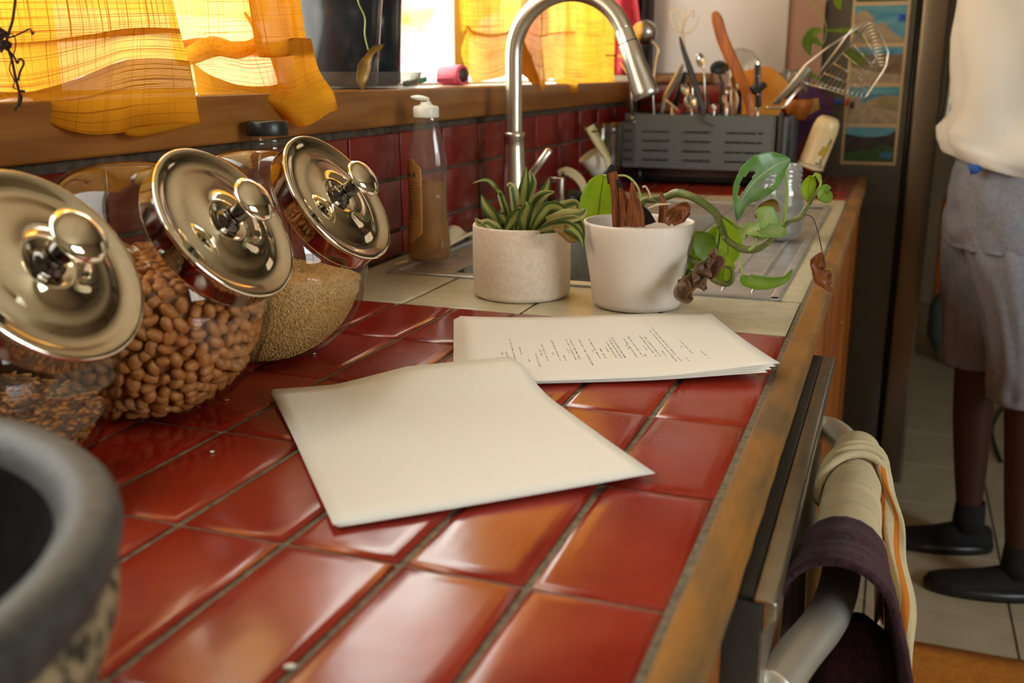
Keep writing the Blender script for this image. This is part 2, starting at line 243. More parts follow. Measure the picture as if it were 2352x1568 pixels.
# ------------------------------------------------------------------ mesh helpers
class MB:
    def __init__(s): s.v, s.f, s.uv, s.mi = [], [], [], []
    def face(s, idx, uvs=None, m=0):
        s.f.append(tuple(idx)); s.uv.append(uvs or [(0, 0)]*len(idx)); s.mi.append(m)
    def box(s, lo, hi, m=0, rot=None, piv=None):
        lo, hi = V(lo), V(hi); b = len(s.v)
        for z in (lo.z, hi.z):
            for y in (lo.y, hi.y):
                for x in (lo.x, hi.x):
                    p = V(x, y, z)
                    if rot is not None:
                        c = V(piv) if piv is not None else (lo+hi)/2
                        p = c + rot @ (p-c)
                    s.v.append(p)
        for q in ((0, 2, 3, 1), (4, 5, 7, 6), (0, 1, 5, 4), (2, 6, 7, 3), (0, 4, 6, 2), (1, 3, 7, 5)): s.face([b+i for i in q], m=m)
        return s
    def beam(s, a, b_, w, h, up=(0, 0, 1), m=0):
        a, b_ = V(a), V(b_); t = (b_-a).normalized(); sd = t.cross(V(up)).normalized(); u = sd.cross(t)
        b = len(s.v)
        for p in (a, b_):
            for i, j in ((-1, -1), (1, -1), (1, 1), (-1, 1)): s.v.append(p+sd*i*w/2+u*j*h/2)
        for i in range(4): s.face((b+i, b+(i+1) % 4, b+4+(i+1) % 4, b+4+i), m=m)
        s.face((b+3, b+2, b+1, b), m=m); s.face((b+4, b+5, b+6, b+7), m=m); return s
    def grid(s, fn, nu, nv, m=0, closeu=False, closev=False, uvs=(1, 1), keep=None, flip=False):
        b = len(s.v)
        for j in range(nv+(0 if closev else 1)):
            for i in range(nu+(0 if closeu else 1)):
                s.v.append(V(fn(i/nu, j/nv)))
        W, H = nu+(0 if closeu else 1), nv+(0 if closev else 1)
        for j in range(nv):
            for i in range(nu):
                if keep and not keep((i+.5)/nu, (j+.5)/nv): continue
                i2, j2 = (i+1) % W, (j+1) % H
                q = [b+j*W+i, b+j*W+i2, b+j2*W+i2, b+j2*W+i]
                u = [(i/nu*uvs[0], j/nv*uvs[1]), ((i+1)/nu*uvs[0], j/nv*uvs[1]), ((i+1)/nu*uvs[0], (j+1)/nv*uvs[1]), (i/nu*uvs[0], (j+1)/nv*uvs[1])]
                if flip: q.reverse(); u.reverse()
                s.face(q, u, m)
        return s
    def lathe(s, prof, axis_o=(0, 0, 0), axis_d=(0, 0, 1), n=32, m=0, sx=1.0, sy=1.0, ref=None):
        """prof: list of (radius, height); open ends are capped when the radius is 0"""
        o, d = V(axis_o), V(axis_d).normalized()
        a = V(ref).normalized() if ref is not None else (V(1, 0, 0) if abs(d.x) < .9 else V(0, 1, 0)); a = (a-d*a.dot(d)).normalized(); c = d.cross(a)
        def fn(i, j):
            k = min(int(round(j*(len(prof)-1))), len(prof)-1); r, h = prof[k]; t = i*2*PI
            return o + d*h + a*(math.cos(t)*max(r, 1e-5)*sx) + c*(math.sin(t)*max(r, 1e-5)*sy)
        s.grid(fn, n, len(prof)-1, m, closeu=True); return s
    def tube(s, pts, r, n=10, m=0, caps=True, smooth=0):
        pts = [V(p) for p in pts]
        rs = r if isinstance(r, (list, tuple)) else [r]*len(pts)
        if smooth:
            pts, rs = spline(pts, smooth, rs)
        b = len(s.v); up = None; N = len(pts)
        for k, p in enumerate(pts):
            t = ((pts[k+1]-p) if k == 0 else (p-pts[k-1]) if k == N-1 else (pts[k+1]-pts[k-1])).normalized()
            if up is None: up = V(0, 0, 1) if abs(t.z) < .9 else V(1, 0, 0)
            up = (up-t*up.dot(t)).normalized(); c = t.cross(up)
            for i in range(n):
                a = 2*PI*i/n; s.v.append(p+up*(math.cos(a)*rs[k])+c*(math.sin(a)*rs[k]))
        for k in range(N-1):
            for i in range(n):
                i2 = (i+1) % n
                s.face((b+k*n+i, b+k*n+i2, b+(k+1)*n+i2, b+(k+1)*n+i), [(k/N, i/n), (k/N, (i+1)/n), ((k+1)/N, (i+1)/n), ((k+1)/N, i/n)], m)
        if caps: s.face([b+i for i in reversed(range(n))], m=m); s.face([b+(N-1)*n+i for i in range(n)], m=m)
        return s
    def ball(s, c, r, n=12, m=0, sc3=(1, 1, 1), rot=None):
        c = V(c); rx, ry, rz = (r*sc3[0], r*sc3[1], r*sc3[2])
        def fn(i, j):
            t, p = i*2*PI, (j-.5)*PI; q = V(math.cos(p)*math.cos(t)*rx, math.cos(p)*math.sin(t)*ry, math.sin(p)*rz)
            return c + (rot @ q if rot is not None else q)
        return s.grid(fn, n, max(4, n//2), m, closeu=True)
    def poly(s, pts, m=0):
        b = len(s.v); s.v += [V(p) for p in pts]; s.face(range(b, b+len(pts)), m=m); return s
    def prism(s, pts, off, m=0):
        pts = [V(p) for p in pts]; off = V(off); n = len(pts); b = len(s.v); s.v += pts + [p+off for p in pts]
        s.face(range(b, b+n), m=m); s.face(range(b+2*n-1, b+n-1, -1), m=m)
        for i in range(n): s.face((b+i, b+(i+1) % n, b+n+(i+1) % n, b+n+i), m=m)
        return s
def spline(pts, k, rs=None):
    out, ro = [], []; n = len(pts)
    for i in range(n-1):
        p0, p1, p2, p3 = pts[max(i-1, 0)], pts[i], pts[i+1], pts[min(i+2, n-1)]
        for j in range(k):
            t = j/k; out.append(.5*((2*p1)+(p2-p0)*t+(2*p0-5*p1+4*p2-p3)*t*t+(3*p1-p0-3*p2+p3)*t**3))
            if rs: ro.append(rs[i]+(rs[i+1]-rs[i])*t)
    out.append(pts[-1])
    if rs: ro.append(rs[-1])
    return out, ro
def obj(name, mb, mats, parent=None, smooth=True, bevel=0, solid=0, sub=0, label=None, recalc=True, off=0, seg=2):
    me = bpy.data.meshes.new(name); me.from_pydata([tuple(v) for v in mb.v], [], mb.f)
    ul = me.uv_layers.new(name='UVMap'); k = 0
    for f, uv in zip(mb.f, mb.uv):
        for q in uv: ul.data[k].uv = q; k += 1
    mats = mats if isinstance(mats, (list, tuple)) else [mats]
    for m in mats: me.materials.append(M[m])
    for p, mi in zip(me.polygons, mb.mi): p.material_index = mi
    bm = bmesh.new(); bm.from_mesh(me)
    bmesh.ops.remove_doubles(bm, verts=bm.verts, dist=1e-6)
    if recalc: bmesh.ops.recalc_face_normals(bm, faces=bm.faces)
    bm.to_mesh(me); bm.free()
    if smooth:
        for p in me.polygons: p.use_smooth = True
    o = bpy.data.objects.new(name, me); C.objects.link(o)
    if parent is not None: put(o, parent)
    if bevel:
        b = o.modifiers.new('b', 'BEVEL'); b.width = bevel; b.segments = seg; b.limit_method = 'ANGLE'; b.angle_limit = .6
        b.harden_normals = False
    if solid:
        q = o.modifiers.new('s', 'SOLIDIFY'); q.thickness = solid; q.offset = off
    if sub:
        q = o.modifiers.new('u', 'SUBSURF'); q.levels = sub; q.render_levels = sub
    if smooth and (bevel or smooth == 'edge'):
        q = o.modifiers.new('e', 'EDGE_SPLIT'); q.split_angle = .9 if not bevel else 1.0
    if label: o['label'] = label
    return o
def put(o, parent):
    o.parent = parent
    if parent.type == 'EMPTY' and parent.parent is None: o.matrix_parent_inverse = Matrix.Translation(-parent.location)
def tag(o, label, cat, group=None):
    o['label'] = label; o['category'] = cat
    if group: o['group'] = group
    return o
def thing(name, label, cat, loc=(0, 0, 0), group=None):
    o = bpy.data.objects.new(name, None); C.objects.link(o); o.location = loc; o.empty_display_size = .02
    return tag(o, label, cat, group)
def struct(name, mb, mats, **k):
    o = obj(name, mb, mats, **k); o['kind'] = 'structure'; return o
def ribbon(mb, mid, widths, side=None, cup=0.0, twist=0.0, nv=6, m=0, keep=None, k=6, ripple=0.0):
    """leaf blade: a strip along the midrib, its width by the list; side None: blade turned across the camera's sight line"""
    mid = [V(p) for p in mid]; pts, ws = spline(mid, k, list(widths)); n = len(pts)
    fr = []
    for i, p in enumerate(pts):
        t = ((pts[i+1]-p) if i == 0 else (p-pts[i-1]) if i == n-1 else (pts[i+1]-pts[i-1])).normalized()
        s_ = V(side) if side is not None else t.cross(_F)
        s_ = (s_-t*s_.dot(t)).normalized()
        tw = twist[0]+(twist[1]-twist[0])*i/(n-1) if isinstance(twist, tuple) else twist
        s_ = Quaternion(t, tw) @ s_; fr.append((p, s_, t.cross(s_), ws[i]))
    def fn(u, v):
        p, s_, nn, w_ = fr[min(int(round(u*(n-1))), n-1)]; q = (v-.5)*2
        return p + s_*(q*w_) + nn*(cup*w_*(q*q) + ripple*w_*math.sin(u*17+q*2)*abs(q))
    mb.grid(fn, n-1, nv, m, keep=keep); return mb
def path_px(lst, y=None, x=None, z=None):
    out = []
    for q in lst:
        if len(q) == 3: out.append(at(q[0], q[1], y=q[2]))
        else: out.append(at(q[0], q[1], x=x, y=y, z=z))
    return out
ZC = 0.91
# ================================================================== THE SETTING
XW = -0.60                                             # tiled face of the window wall
mb = MB()
mb.box((-0.80, -1.9, 0), (XW-.012, 3.3, 1.10)); mb.box((-0.80, -1.9, WIN_Z1), (XW-.012, 5.2, 2.5))
mb.box((-0.80, -1.9, 1.10), (XW-.012, WIN_Y0, WIN_Z1)); mb.box((-0.80, WIN_Y1, 1.10), (XW-.012, 5.2, WIN_Z1)); mb.box((-0.80, 3.3, 0), (XW-.012, 5.2, 1.10))
struct('wall_left', mb, 'plaster', smooth=False)
# tiled splashback, rows 7.6 cm high below the sill
mb = MB(); mb.box((XW-.012, -0.75, 0.90), (XW-.003, 2.40, 1.103), m=1)
z_rows = [(0.913, 0.9465), (0.9515, 1.0235), (1.0285, 1.0925)]
y = -0.75
yy = [0.752+.1535*k for k in range(-10, 11)]
for a, b in zip(yy, yy[1:]):
    for z0, z1 in z_rows: mb.box((XW-.006, a+.0025, z0), (XW+.001, min(b-.0025, 2.40), z1))
struct('wall_tile_splashback', mb, ['wall_tile', 'grout_dark'], bevel=.0018)
struct('windowsill', MB().box((-0.785, -0.75, 1.104), (-0.583, 2.42, 1.155)), 'sill_wood', bevel=.004)
# window frames
def window(name, y0, y1, mull):
    mb = MB(); x0, x1 = -.775, -.735
    mb.box((x0, y0, 1.155), (x1, y0+.035, WIN_Z1)); mb.box((x0, y1-.035, 1.155), (x1, y1, WIN_Z1))
    mb.box((x0, y0, 1.155), (x1, y1, 1.160)); mb.box((x0, y0, WIN_Z1-.04), (x1, y1, WIN_Z1))
    for q in mull: mb.box((x0, q-.014, 1.155), (x1, q+.014, WIN_Z1))
    f = struct(name, mb, 'frame_white', bevel=.002)
    obj('pane', MB().box((-.757, y0+.03, 1.158), (-.754, y1-.03, WIN_Z1-.03)), 'pane', f, smooth=False)
window('window_1', WIN_Y0, 0.36, []); window('window_2', 0.36, 1.46, [0.86]); window('window_3', 1.46, WIN_Y1, [])
# outside
struct('ground_outside', MB().box((-14, -8, -0.3), (-0.85, 14, -0.2)), 'snow', smooth=False)
mb = MB(); mb.box((-4.3, -3, -.2), (-4.1, 13, 1.52)); struct('garden_wall_outside', mb, 'snow', smooth=False)
mb = MB()
for k in range(60):
    mb.ball((-6.5+R.uniform(-.5, .5), -2+k*.28, 1.2+R.uniform(0, 1.6)), R.uniform(.4, .8), 8)
struct('hedge_outside', mb, 'hedge')
# end wall behind the rack, board of white on it
struct('wall_back', MB().box((XW, 2.405, 0), (-0.115, 2.42, 2.5)), 'pink_wall', smooth=False)
mb = MB(); mb.box((XW, 2.398, 0.912), (-0.118, 2.4045, 1.150), m=1)
for i in range(4):
    for z0, z1 in z_rows+[(1.0965, 1.146)]:
        mb.box((XW+.003+i*.1535, 2.394, z0), (min(XW-.002+(i+1)*.1535, -.118), 2.400, z1))
struct('wall_tile_end', mb, ['wall_tile', 'grout_dark'], bevel=.0018)
struct('trim_1', MB().box((XW, 2.385, 1.150), (-0.40, 2.4045, 1.173)), 'sill_wood', bevel=.002)
o = obj('white_board', MB().box((-0.565, 2.398, 1.176), (-0.206, 2.404, 1.75)), 'white_sheet', bevel=.001)
tag(o, 'large white board fixed flat to the end wall behind the dish rack', 'board')
o = obj('hanging_rail', MB().box((-0.590, 2.365, 1.176), (-0.567, 2.380, 1.8)), 'black', bevel=.002)
tag(o, 'black upright strip beside the white board in the corner', 'rail')
mb = MB()
mb.grid(lambda u, v: V(-.655+u*.075+.012*math.sin(v*7), 2.27+.016*math.sin(u*9+v*3), 1.17+v*.45), 14, 20)
o = obj('checked_cloth', mb, 'red_check', solid=.003); tag(o, 'red checked cloth hanging in the window corner behind the tap', 'cloth')
# floor, ceiling, other walls
mb = MB(); mb.box((-0.8, -1.9, -0.06), (2.7, 5.2, -0.004), m=1)
for i in range(-3, 9):
    for j in range(-12, 17):
        x0, y0 = .113+i*.31, .0+j*.31-.055
        mb.box((max(x0, -.8)+.003, y0+.003, -.004), (x0+.307, y0+.307, 0))
struct('floor', mb, ['floor_tile', 'grout'], smooth=False)
struct('ceiling', MB().box((-0.8, -1.9, 2.5), (2.7, 5.2, 2.6)), 'ceiling_wood', smooth=False)
mb = MB(); mb.box((2.6, -1.9, 0), (2.7, RW_Y0, 2.5)); mb.box((2.6, RW_Y1, 0), (2.7, 5.2, 2.5)); mb.box((2.6, RW_Y0, RW_Z1), (2.7, RW_Y1, 2.5)); mb.box((2.6, RW_Y0, 0), (2.7, RW_Y1, RW_Z0))
struct('wall_right', mb, 'plaster', smooth=False)
struct('wall_front', MB().box((-0.8, -2.0, 0), (2.7, -1.9, 2.5)), 'plaster', smooth=False)
struct('wall_far', MB().box((-0.8, 5.2, 0), (2.7, 5.3, 2.5)), 'plaster', smooth=False)
mb = MB()
for q in (RW_Y0, (RW_Y0+RW_Y1)/2-.02, RW_Y1-.04): mb.box((2.63, q, RW_Z0), (2.67, q+.04, RW_Z1))
mb.box((2.63, RW_Y0, RW_Z0), (2.67, RW_Y1, RW_Z0+.04)); mb.box((2.63, RW_Y0, RW_Z1-.04), (2.67, RW_Y1, RW_Z1))
f = struct('window_4', mb, 'frame_white', bevel=.003); obj('pane', MB().box((2.648, RW_Y0+.03, RW_Z0+.02), (2.652, RW_Y1-.03, RW_Z1-.02)), 'pane', f, smooth=False)
struct('yard_outside', MB().box((2.72, -10, -0.3), (16, 10, -0.2)), 'snow', smooth=False)

# ================================================================== WORKTOP
top = thing('tiled_worktop', 'long red tiled worktop with grey grout, beige tiles round the sink and worn wood edging', 'countertop', (-.3, .8, .87))
TW, TL, G = .0762, .1507, .0028
def tile(mb, x0, x1, y0, y1, zt=ZC, m=0, drop=.0019, ins=.0048):
    """one pressed tile: nearly flat face, softly fallen edge"""
    b = len(mb.v); jz = R.uniform(-.0003, .0003); tx = R.uniform(-.0008, .0008); ty = R.uniform(-.0008, .0008)
    for (i, z) in ((0, zt-.008), (0, zt-drop), (ins*.35, zt-drop*.35), (ins, zt-.0001), (ins*2.6, zt)):
        for x, y in ((x0+i, y0+i), (x1-i, y0+i), (x1-i, y1-i), (x0+i, y1-i)):
            mb.v.append(V(x, y, z+jz+(x-(x0+x1)/2)*tx/.04*.3+(y-(y0+y1)/2)*ty/.08*.3))
    for k in range(4):
        for i in range(4): mb.face((b+k*4+i, b+k*4+(i+1) % 4, b+k*4+4+(i+1) % 4, b+k*4+4+i), m=m)
    mb.face((b+16, b+17, b+18, b+19), m=m)
mb = MB()
for j in list(range(-5, 4)):
    for i in range(8):
        x1 = -i*TW; x0 = max(x1-TW, XW)
        tile(mb, x0+G*.9, x1-(G*.9 if i else .0006), j*TL+G*.5+.0004, (j+1)*TL-G*.5-.0004)
obj('red_tile_field', mb, 'red_tile', top, smooth='edge'); mb = MB()
for j in range(4):
    for i in range(8):
        x1 = -i*TW; x0 = max(x1-TW, XW); y0 = 1.845+j*TL
        tile(mb, x0+G*.9, x1-(G*.9 if i else .0006), y0+G*.5, min(y0+TL, 2.396)-G*.5)
obj('red_tile_field', mb, 'red_tile', top, smooth='edge')
mb = MB()
SX0, SX1, SY0, SY1 = -.556, -.026, .765, 1.716      # cut-out of the sink
for i in range(4):
    tile(mb, XW+.002+i*.15, min(XW+.148+i*.15, -.0006), .6045, SY0+.004, drop=.0012)
    tile(mb, XW+.002+i*.15, min(XW+.148+i*.15, -.0006), SY1-.004, 1.842, drop=.0012)
for j in range(7):
    tile(mb, SX1-.006, -.0006, SY0+.007+j*.135, SY0+.139+j*.135, drop=.0012); tile(mb, XW+.002, SX0+.006, SY0+.007+j*.135, SY0+.139+j*.135, drop=.0012)
obj('beige_tile_border', mb, 'beige_tile', top, smooth='edge')
mb = MB(); zb = .9072
mb.box((XW, -.76, .880), (.0045, SY0+.004, zb)); mb.box((XW, SY1-.004, .880), (.0045, 2.398, zb)); mb.box((SX1-.004, SY0+.004, .880), (.0045, SY1-.004, zb)); mb.box((XW, SY0+.004, .880), (SX0+.004, SY1-.004, zb))
mb.box((-.0005, -.76, zb), (.0045, 2.398, ZC-.0012))
obj('grout_bed', mb, 'grout', top, smooth=False)
mb = MB()
n = 150
def edge(u, v):
    y = -.76+u*(2.398+.76); prof = [(.0042, .886), (.0042, .9085), (.0062, .9112), (.0235, .9112), (.0272, .9080), (.0275, .889), (.0255, .886)]
    x, z = prof[min(int(round(v*7)), 7) % 7]; nz = noise.noise(V(y*30, x*80, z*40)); return V(x+(nz*.0007 if x > .01 else nz*.0004), y, z+nz*.0005*(z > .9))
mb.grid(edge, n, 7, closev=False)
obj('wood_edging', mb, 'edge_wood', top, smooth='edge')

# sink ------------------------------------------------------------
snk = thing('sink', 'used stainless steel sink with grooved draining board set in beige tiles', 'sink', (-.29, 1.24, .91))
BX0, BX1, BY0, BY1 = -.47, -.215, .805, 1.50
mb = MB(); zr = .9135
mb.box((SX0, SY0, .908), (SX1, SY0+.012, zr)); mb.box((SX0, SY1-.012, .908), (SX1, SY1, zr)); mb.box((SX0, SY0, .908), (SX0+.012, SY1, zr)); mb.box((SX1-.012, SY0, .908), (SX1, SY1, zr))
obj('rim', mb, 'sink_steel', snk, bevel=.002)
mb = MB(); zd = .9095
mb.box((SX0+.010, SY0+.010, .906), (BX0, SY1-.010, zd)); mb.box((BX0, SY0+.010, .906), (BX1, BY0, zd)); mb.box((BX0, BY1, .906), (BX1, SY1-.010, zd)); mb.box((BX1, SY0+.010, .9045), (SX1-.010, SY1-.010, .9068))
obj('deck', mb, 'sink_steel', snk, smooth=False)
mb = MB()
for k in range(4):
    x = BX1+.035+k*.038; mb.tube([(x, SY0+.05, .9062), (x, SY0+.09, .9070), (x, SY1-.16, .9070), (x, SY1-.12, .9062)], [.0005, .0032, .0032, .0005], 8)
obj('drainer_ridge', mb, 'sink_steel', snk)
mb = MB()
mb.grid(lambda u, v: [V(BX0+(.0 if v < .01 else .004+.012*min(1, v*1.0)), 0, 0)] and V(
    *( (lambda t, d: ((BX0+BX1)/2+((BX1-BX0)/2-d)*max(-1, min(1, 1.35*math.cos(t))), (BY0+BY1)/2+((BY1-BY0)/2-d)*max(-1, min(1, 1.35*math.sin(t)))))(u*2*PI, .012*v)), zd-.165*v), 72, 8, closeu=True)
mb.box((BX0+.005, BY0+.005, .741), (BX1-.005, BY1-.005, .746)); obj('basin', mb, 'sink_steel', snk, smooth='edge')
obj('drain', MB().lathe([(0, .7475), (.03, .7475), (.035, .7485), (.042, .7475), (.042, .745)], n=28, axis_o=((BX0+BX1)/2, 1.12, 0)), 'chrome_rough', snk)

# ================================================================== BASE UNITS
def cabinet(y0, y1, label, fronts, z1=.868):
    c = thing('base_cabinet', label, 'cabinet', (-.3, (y0+y1)/2, 0), 'base cabinets under the worktop')
    mb = MB(); mb.box((-.58, y0+.001, .10), (-.012, y1-.001, .10+.018)); mb.box((-.58, y0+.001, .10), (-.012, y0+.019, z1)); mb.box((-.58, y1-.019, .10), (-.012, y1-.001, z1)); mb.box((-.585, y0+.001, .1), (-.575, y1-.001, z1)); mb.box((-.012, y0+.001, .10), (.0, y1-.001, .879)); mb.box((-.50, y0, 0), (-.06, y1, .10))
    obj('body', mb, 'cab_wood', c, bevel=.001)
    for kind, a, b, z0, z_ in fronts:
        d = obj(kind, MB().box((.0005, a+.004, z0), (.0185, b-.004, z_)), 'cab_wood', c, bevel=.003)
        if y0 > 0: continue
        yc = (a+b)/2; zz = (z0+z_)/2 if kind == 'drawer' else z_-.05
        obj('knob', MB().lathe([(0, 0), (.006, 0), (.005, .012), (.012, .018), (.012, .022), (.008, .027), (0, .028)], (.0183, yc, zz), (1, 0, 0), n=16), 'dkgrey', d)
    return c
cabinet(-.75, .090, 'orange wood base cabinet below the bare red tiles beside the dishwasher', [('drawer', -.75, -.32, .70, .862), ('drawer', -.32, .086, .70, .862), ('door', -.75, -.32, .115, .685), ('door', -.32, .086, .115, .685)])
cabinet(.666, 1.66, 'orange wood base cabinet below the sink', [('drawer', .70, 1.2, .70, .862), ('drawer', 1.2, 1.65, .70, .862), ('door', .70, 1.2, .115, .685), ('door', 1.2, 1.65, .115, .685)], .740)
cabinet(1.66, 2.395, 'orange wood base cabinet next to the fridge', [('drawer', 1.66, 2.03, .70, .862), ('drawer', 2.03, 2.39, .70, .862), ('door', 1.66, 2.03, .115, .685), ('door', 2.03, 2.39, .115, .685)])
# dishwasher -------------------------------------------------------
DW0, DW1, DZ = .092, .662, .873
dw = thing('dishwasher', 'stainless dishwasher with black control strip and long tube handle under the worktop', 'dishwasher', (-.28, (DW0+DW1)/2, 0))
obj('body', MB().box((-.56, DW0+.004, .02), (-.004, DW1-.004, .870)), 'dkgrey', dw, bevel=.002)
mb = MB(); mb.box((-.004, DW0, .10), (.040, DW1, DZ-.001))
d = obj('door', mb, 'dkgrey', dw, bevel=.001); obj('steel_front', MB().box((.0395, DW0+.001, .102), (.0408, DW1-.001, DZ-.021)), 'steel', d, smooth=False)
obj('control_strip', MB().box((-.003, DW0+.002, DZ-.001), (.0340, DW1-.002, DZ+.003)), 'black', d, bevel=.001)
mb = MB()
for k in range(7): mb.box((.008, DW0+.12+k*.052, DZ+.003), (.0225, DW0+.155+k*.052, DZ+.0034))
obj('button_window', mb, 'dkgrey', d, smooth=False)
obj('steel_lip', MB().prism([(.0342, DW0, DZ+.0028), (.0470, DW0, DZ+.0015), (.0480, DW0, DZ-.001), (.0480, DW0, DZ-.010), (.0402, DW0, DZ-.020), (.0402, DW0, DZ-.0008), (.0342, DW0, DZ-.0008)], (0, DW1-DW0, 0)), 'steel', d, bevel=.0012)
HX, HZ = .079, .792
hp = [at(1768, 1590, z=HZ), at(1802, 1545, z=HZ), at(1835, 1500, z=HZ), at(1885, 1440, z=HZ), at(1915, 1385, z=HZ), V(HX, .32, HZ), V(HX, .50, HZ), V(.076, .585, HZ), V(.066, .625, HZ), V(.052, .652, HZ), V(.038, .660, HZ)]
obj('handle', MB().tube(hp, .0150, 20, smooth=6), 'handle_metal', d)
obj('kick_plate', MB().box((-.05, DW0+.002, 0), (-.03, DW1-.002, .10)), 'black', dw)

# fridge -----------------------------------------------------------
fr = thing('fridge', 'tall dark fridge with grey side and bronze steel door at the end of the worktop', 'fridge', (-.1, 2.8, 0))
obj('cabinet_body', MB().box((-.58, 2.424, .04), (.108, 3.15, 1.85)), 'fridge_side', fr, bevel=.004)
obj('door_seal', MB().box((.108, 2.430, .06), (.120, 3.14, 1.84)), 'black', fr)
d = obj('door', MB().box((.120, 2.420, .05), (.186, 3.15, 1.845)), 'fridge_door', fr, bevel=.008, seg=3)
obj('handle', MB().tube([(.186, 3.06, 1.0), (.225, 3.06, 1.02), (.23, 3.06, 1.3), (.225, 3.06, 1.58), (.186, 3.06, 1.6)], .011, 12, smooth=4), 'nickel', d)
for y in (2.47, 3.10):
    obj('foot', MB().lathe([(0, 0), (.022, 0), (.022, .03), (.012, .03), (.012, .05), (0, .05)], (.13, y, 0), n=18), 'black', fr)
obj('base_grille', MB().box((.09, 2.44, .012), (.165, 3.13, .05)), 'black', fr, bevel=.003)
# photo strip on the fridge side
ps = thing('photo_strip', 'tan bordered strip of four landscape photos on the fridge side', 'photo', (.02, 2.42, .94))
YF = 2.4235
def quad_px(pts, y): return [at(u, v, y=y) for u, v in pts]
def clampstrip(u, v): return at(u, v, y=YF-.001)
fx0, fx1, fz0, fz1 = -.048, .092, at(1990, 378, y=2.4235).z, at(1990, -92, y=2.4235).z
obj('border', MB().box((fx0-.0, YF-.0016, fz0), (fx1, YF, fz1)), 'strip_frame', ps, smooth=False)
zz_ = lambda v: at(1990, v, y=YF).z
rows = [(zz_(371), zz_(292), 'woods'), (zz_(284), zz_(199), 'dune'), (zz_(190), zz_(108), 'brown'), (zz_(99), zz_(13), 'hill'), (zz_(4), zz_(-82), 'woods')]
for k, (z0, z1, kind) in enumerate(rows):
    x0, x1 = fx0+.007, fx1-.007; y = YF-.0018
    pic = obj('picture', MB().box((x0, y, z0), (x1, y+.0003, z1)), {'woods': 'pic_dark', 'dune': 'pic_sand', 'brown': 'pic_brown', 'hill': 'pic_sky'}[kind], ps, smooth=False)
    W_, H_ = x1-x0, z1-z0
    def band(pts, m, yy):
        obj('printed_shape', MB().prism([(x0+a*W_, yy, z0+b*H_) for a, b in pts], (0, .0002, 0)), m, pic, smooth=False)
    if kind == 'woods':
        band([(0, 1), (1, 1), (1, .92), (.85, .78), (.6, .72), (.3, .72), (0, .8)], 'pic_sky', y-.0002)
        band([(0, 0), (1, 0), (1, .42), (.75, .52), (.5, .35), (.2, .3), (0, .22)], 'pic_green', y-.0003)
        band([(.72, .12), (.95, .10), (.98, .25), (.85, .32), (.72, .24)], 'pic_sea', y-.0004)
    if kind == 'dune':
        band([(0, 1), (1, 1), (1, .62), (.3, .55), (.22, .66), (0, .72)], 'pic_sky', y-.0002)
        band([(.15, .80), (1, .84), (1, .68), (.45, .66), (.36, .56), (.28, .66)], 'pic_sea', y-.0003)
        band([(.35, .60), (.55, .72), (.8, .78), (1, .74), (1, .34), (.7, .42), (.45, .45)], 'pic_dune', y-.0004)
    if kind == 'brown':
        band([(0, 1), (1, 1), (1, .80), (0, .78)], 'pic_sky', y-.0002)
        band([(0, 0), (1, 0), (1, .22), (.5, .30), (0, .45)], 'pic_sand', y-.0003)
    if kind == 'hill':
        band([(0, 0), (1, 0), (1, .1), (.82, .22), (.62, .50), (.5, .56), (.40, .48), (.36, .72), (.22, .88), (.08, .84), (0, .7)], 'pic_sand', y-.0002)
def magnet(u, v, du, dv, m, label, yy=YF-.004):
    a = at(u-du, v+dv, y=yy); b = at(u+du, v-dv, y=yy)
    o = obj('fridge_magnet', MB().box((a.x, yy-.001, a.z), (b.x, YF-.0022, b.z)), m, bevel=.0008); tag(o, label, 'magnet')
magnet(2071, 40, 9, 8, 'bright_blue', 'square blue magnet on the topmost landscape photo of the fridge strip')
magnet(1925, 233, 9, 5, 'bright_blue', 'small flat blue magnet at the left edge of the photo strip')
magnet(1946, 235, 5, 8, 'red_plastic', 'small red magnet on the sandy photo of the fridge strip')
magnet(1957, 241, 5, 8, 'black', 'small black magnet touching the red one on the sandy photo')

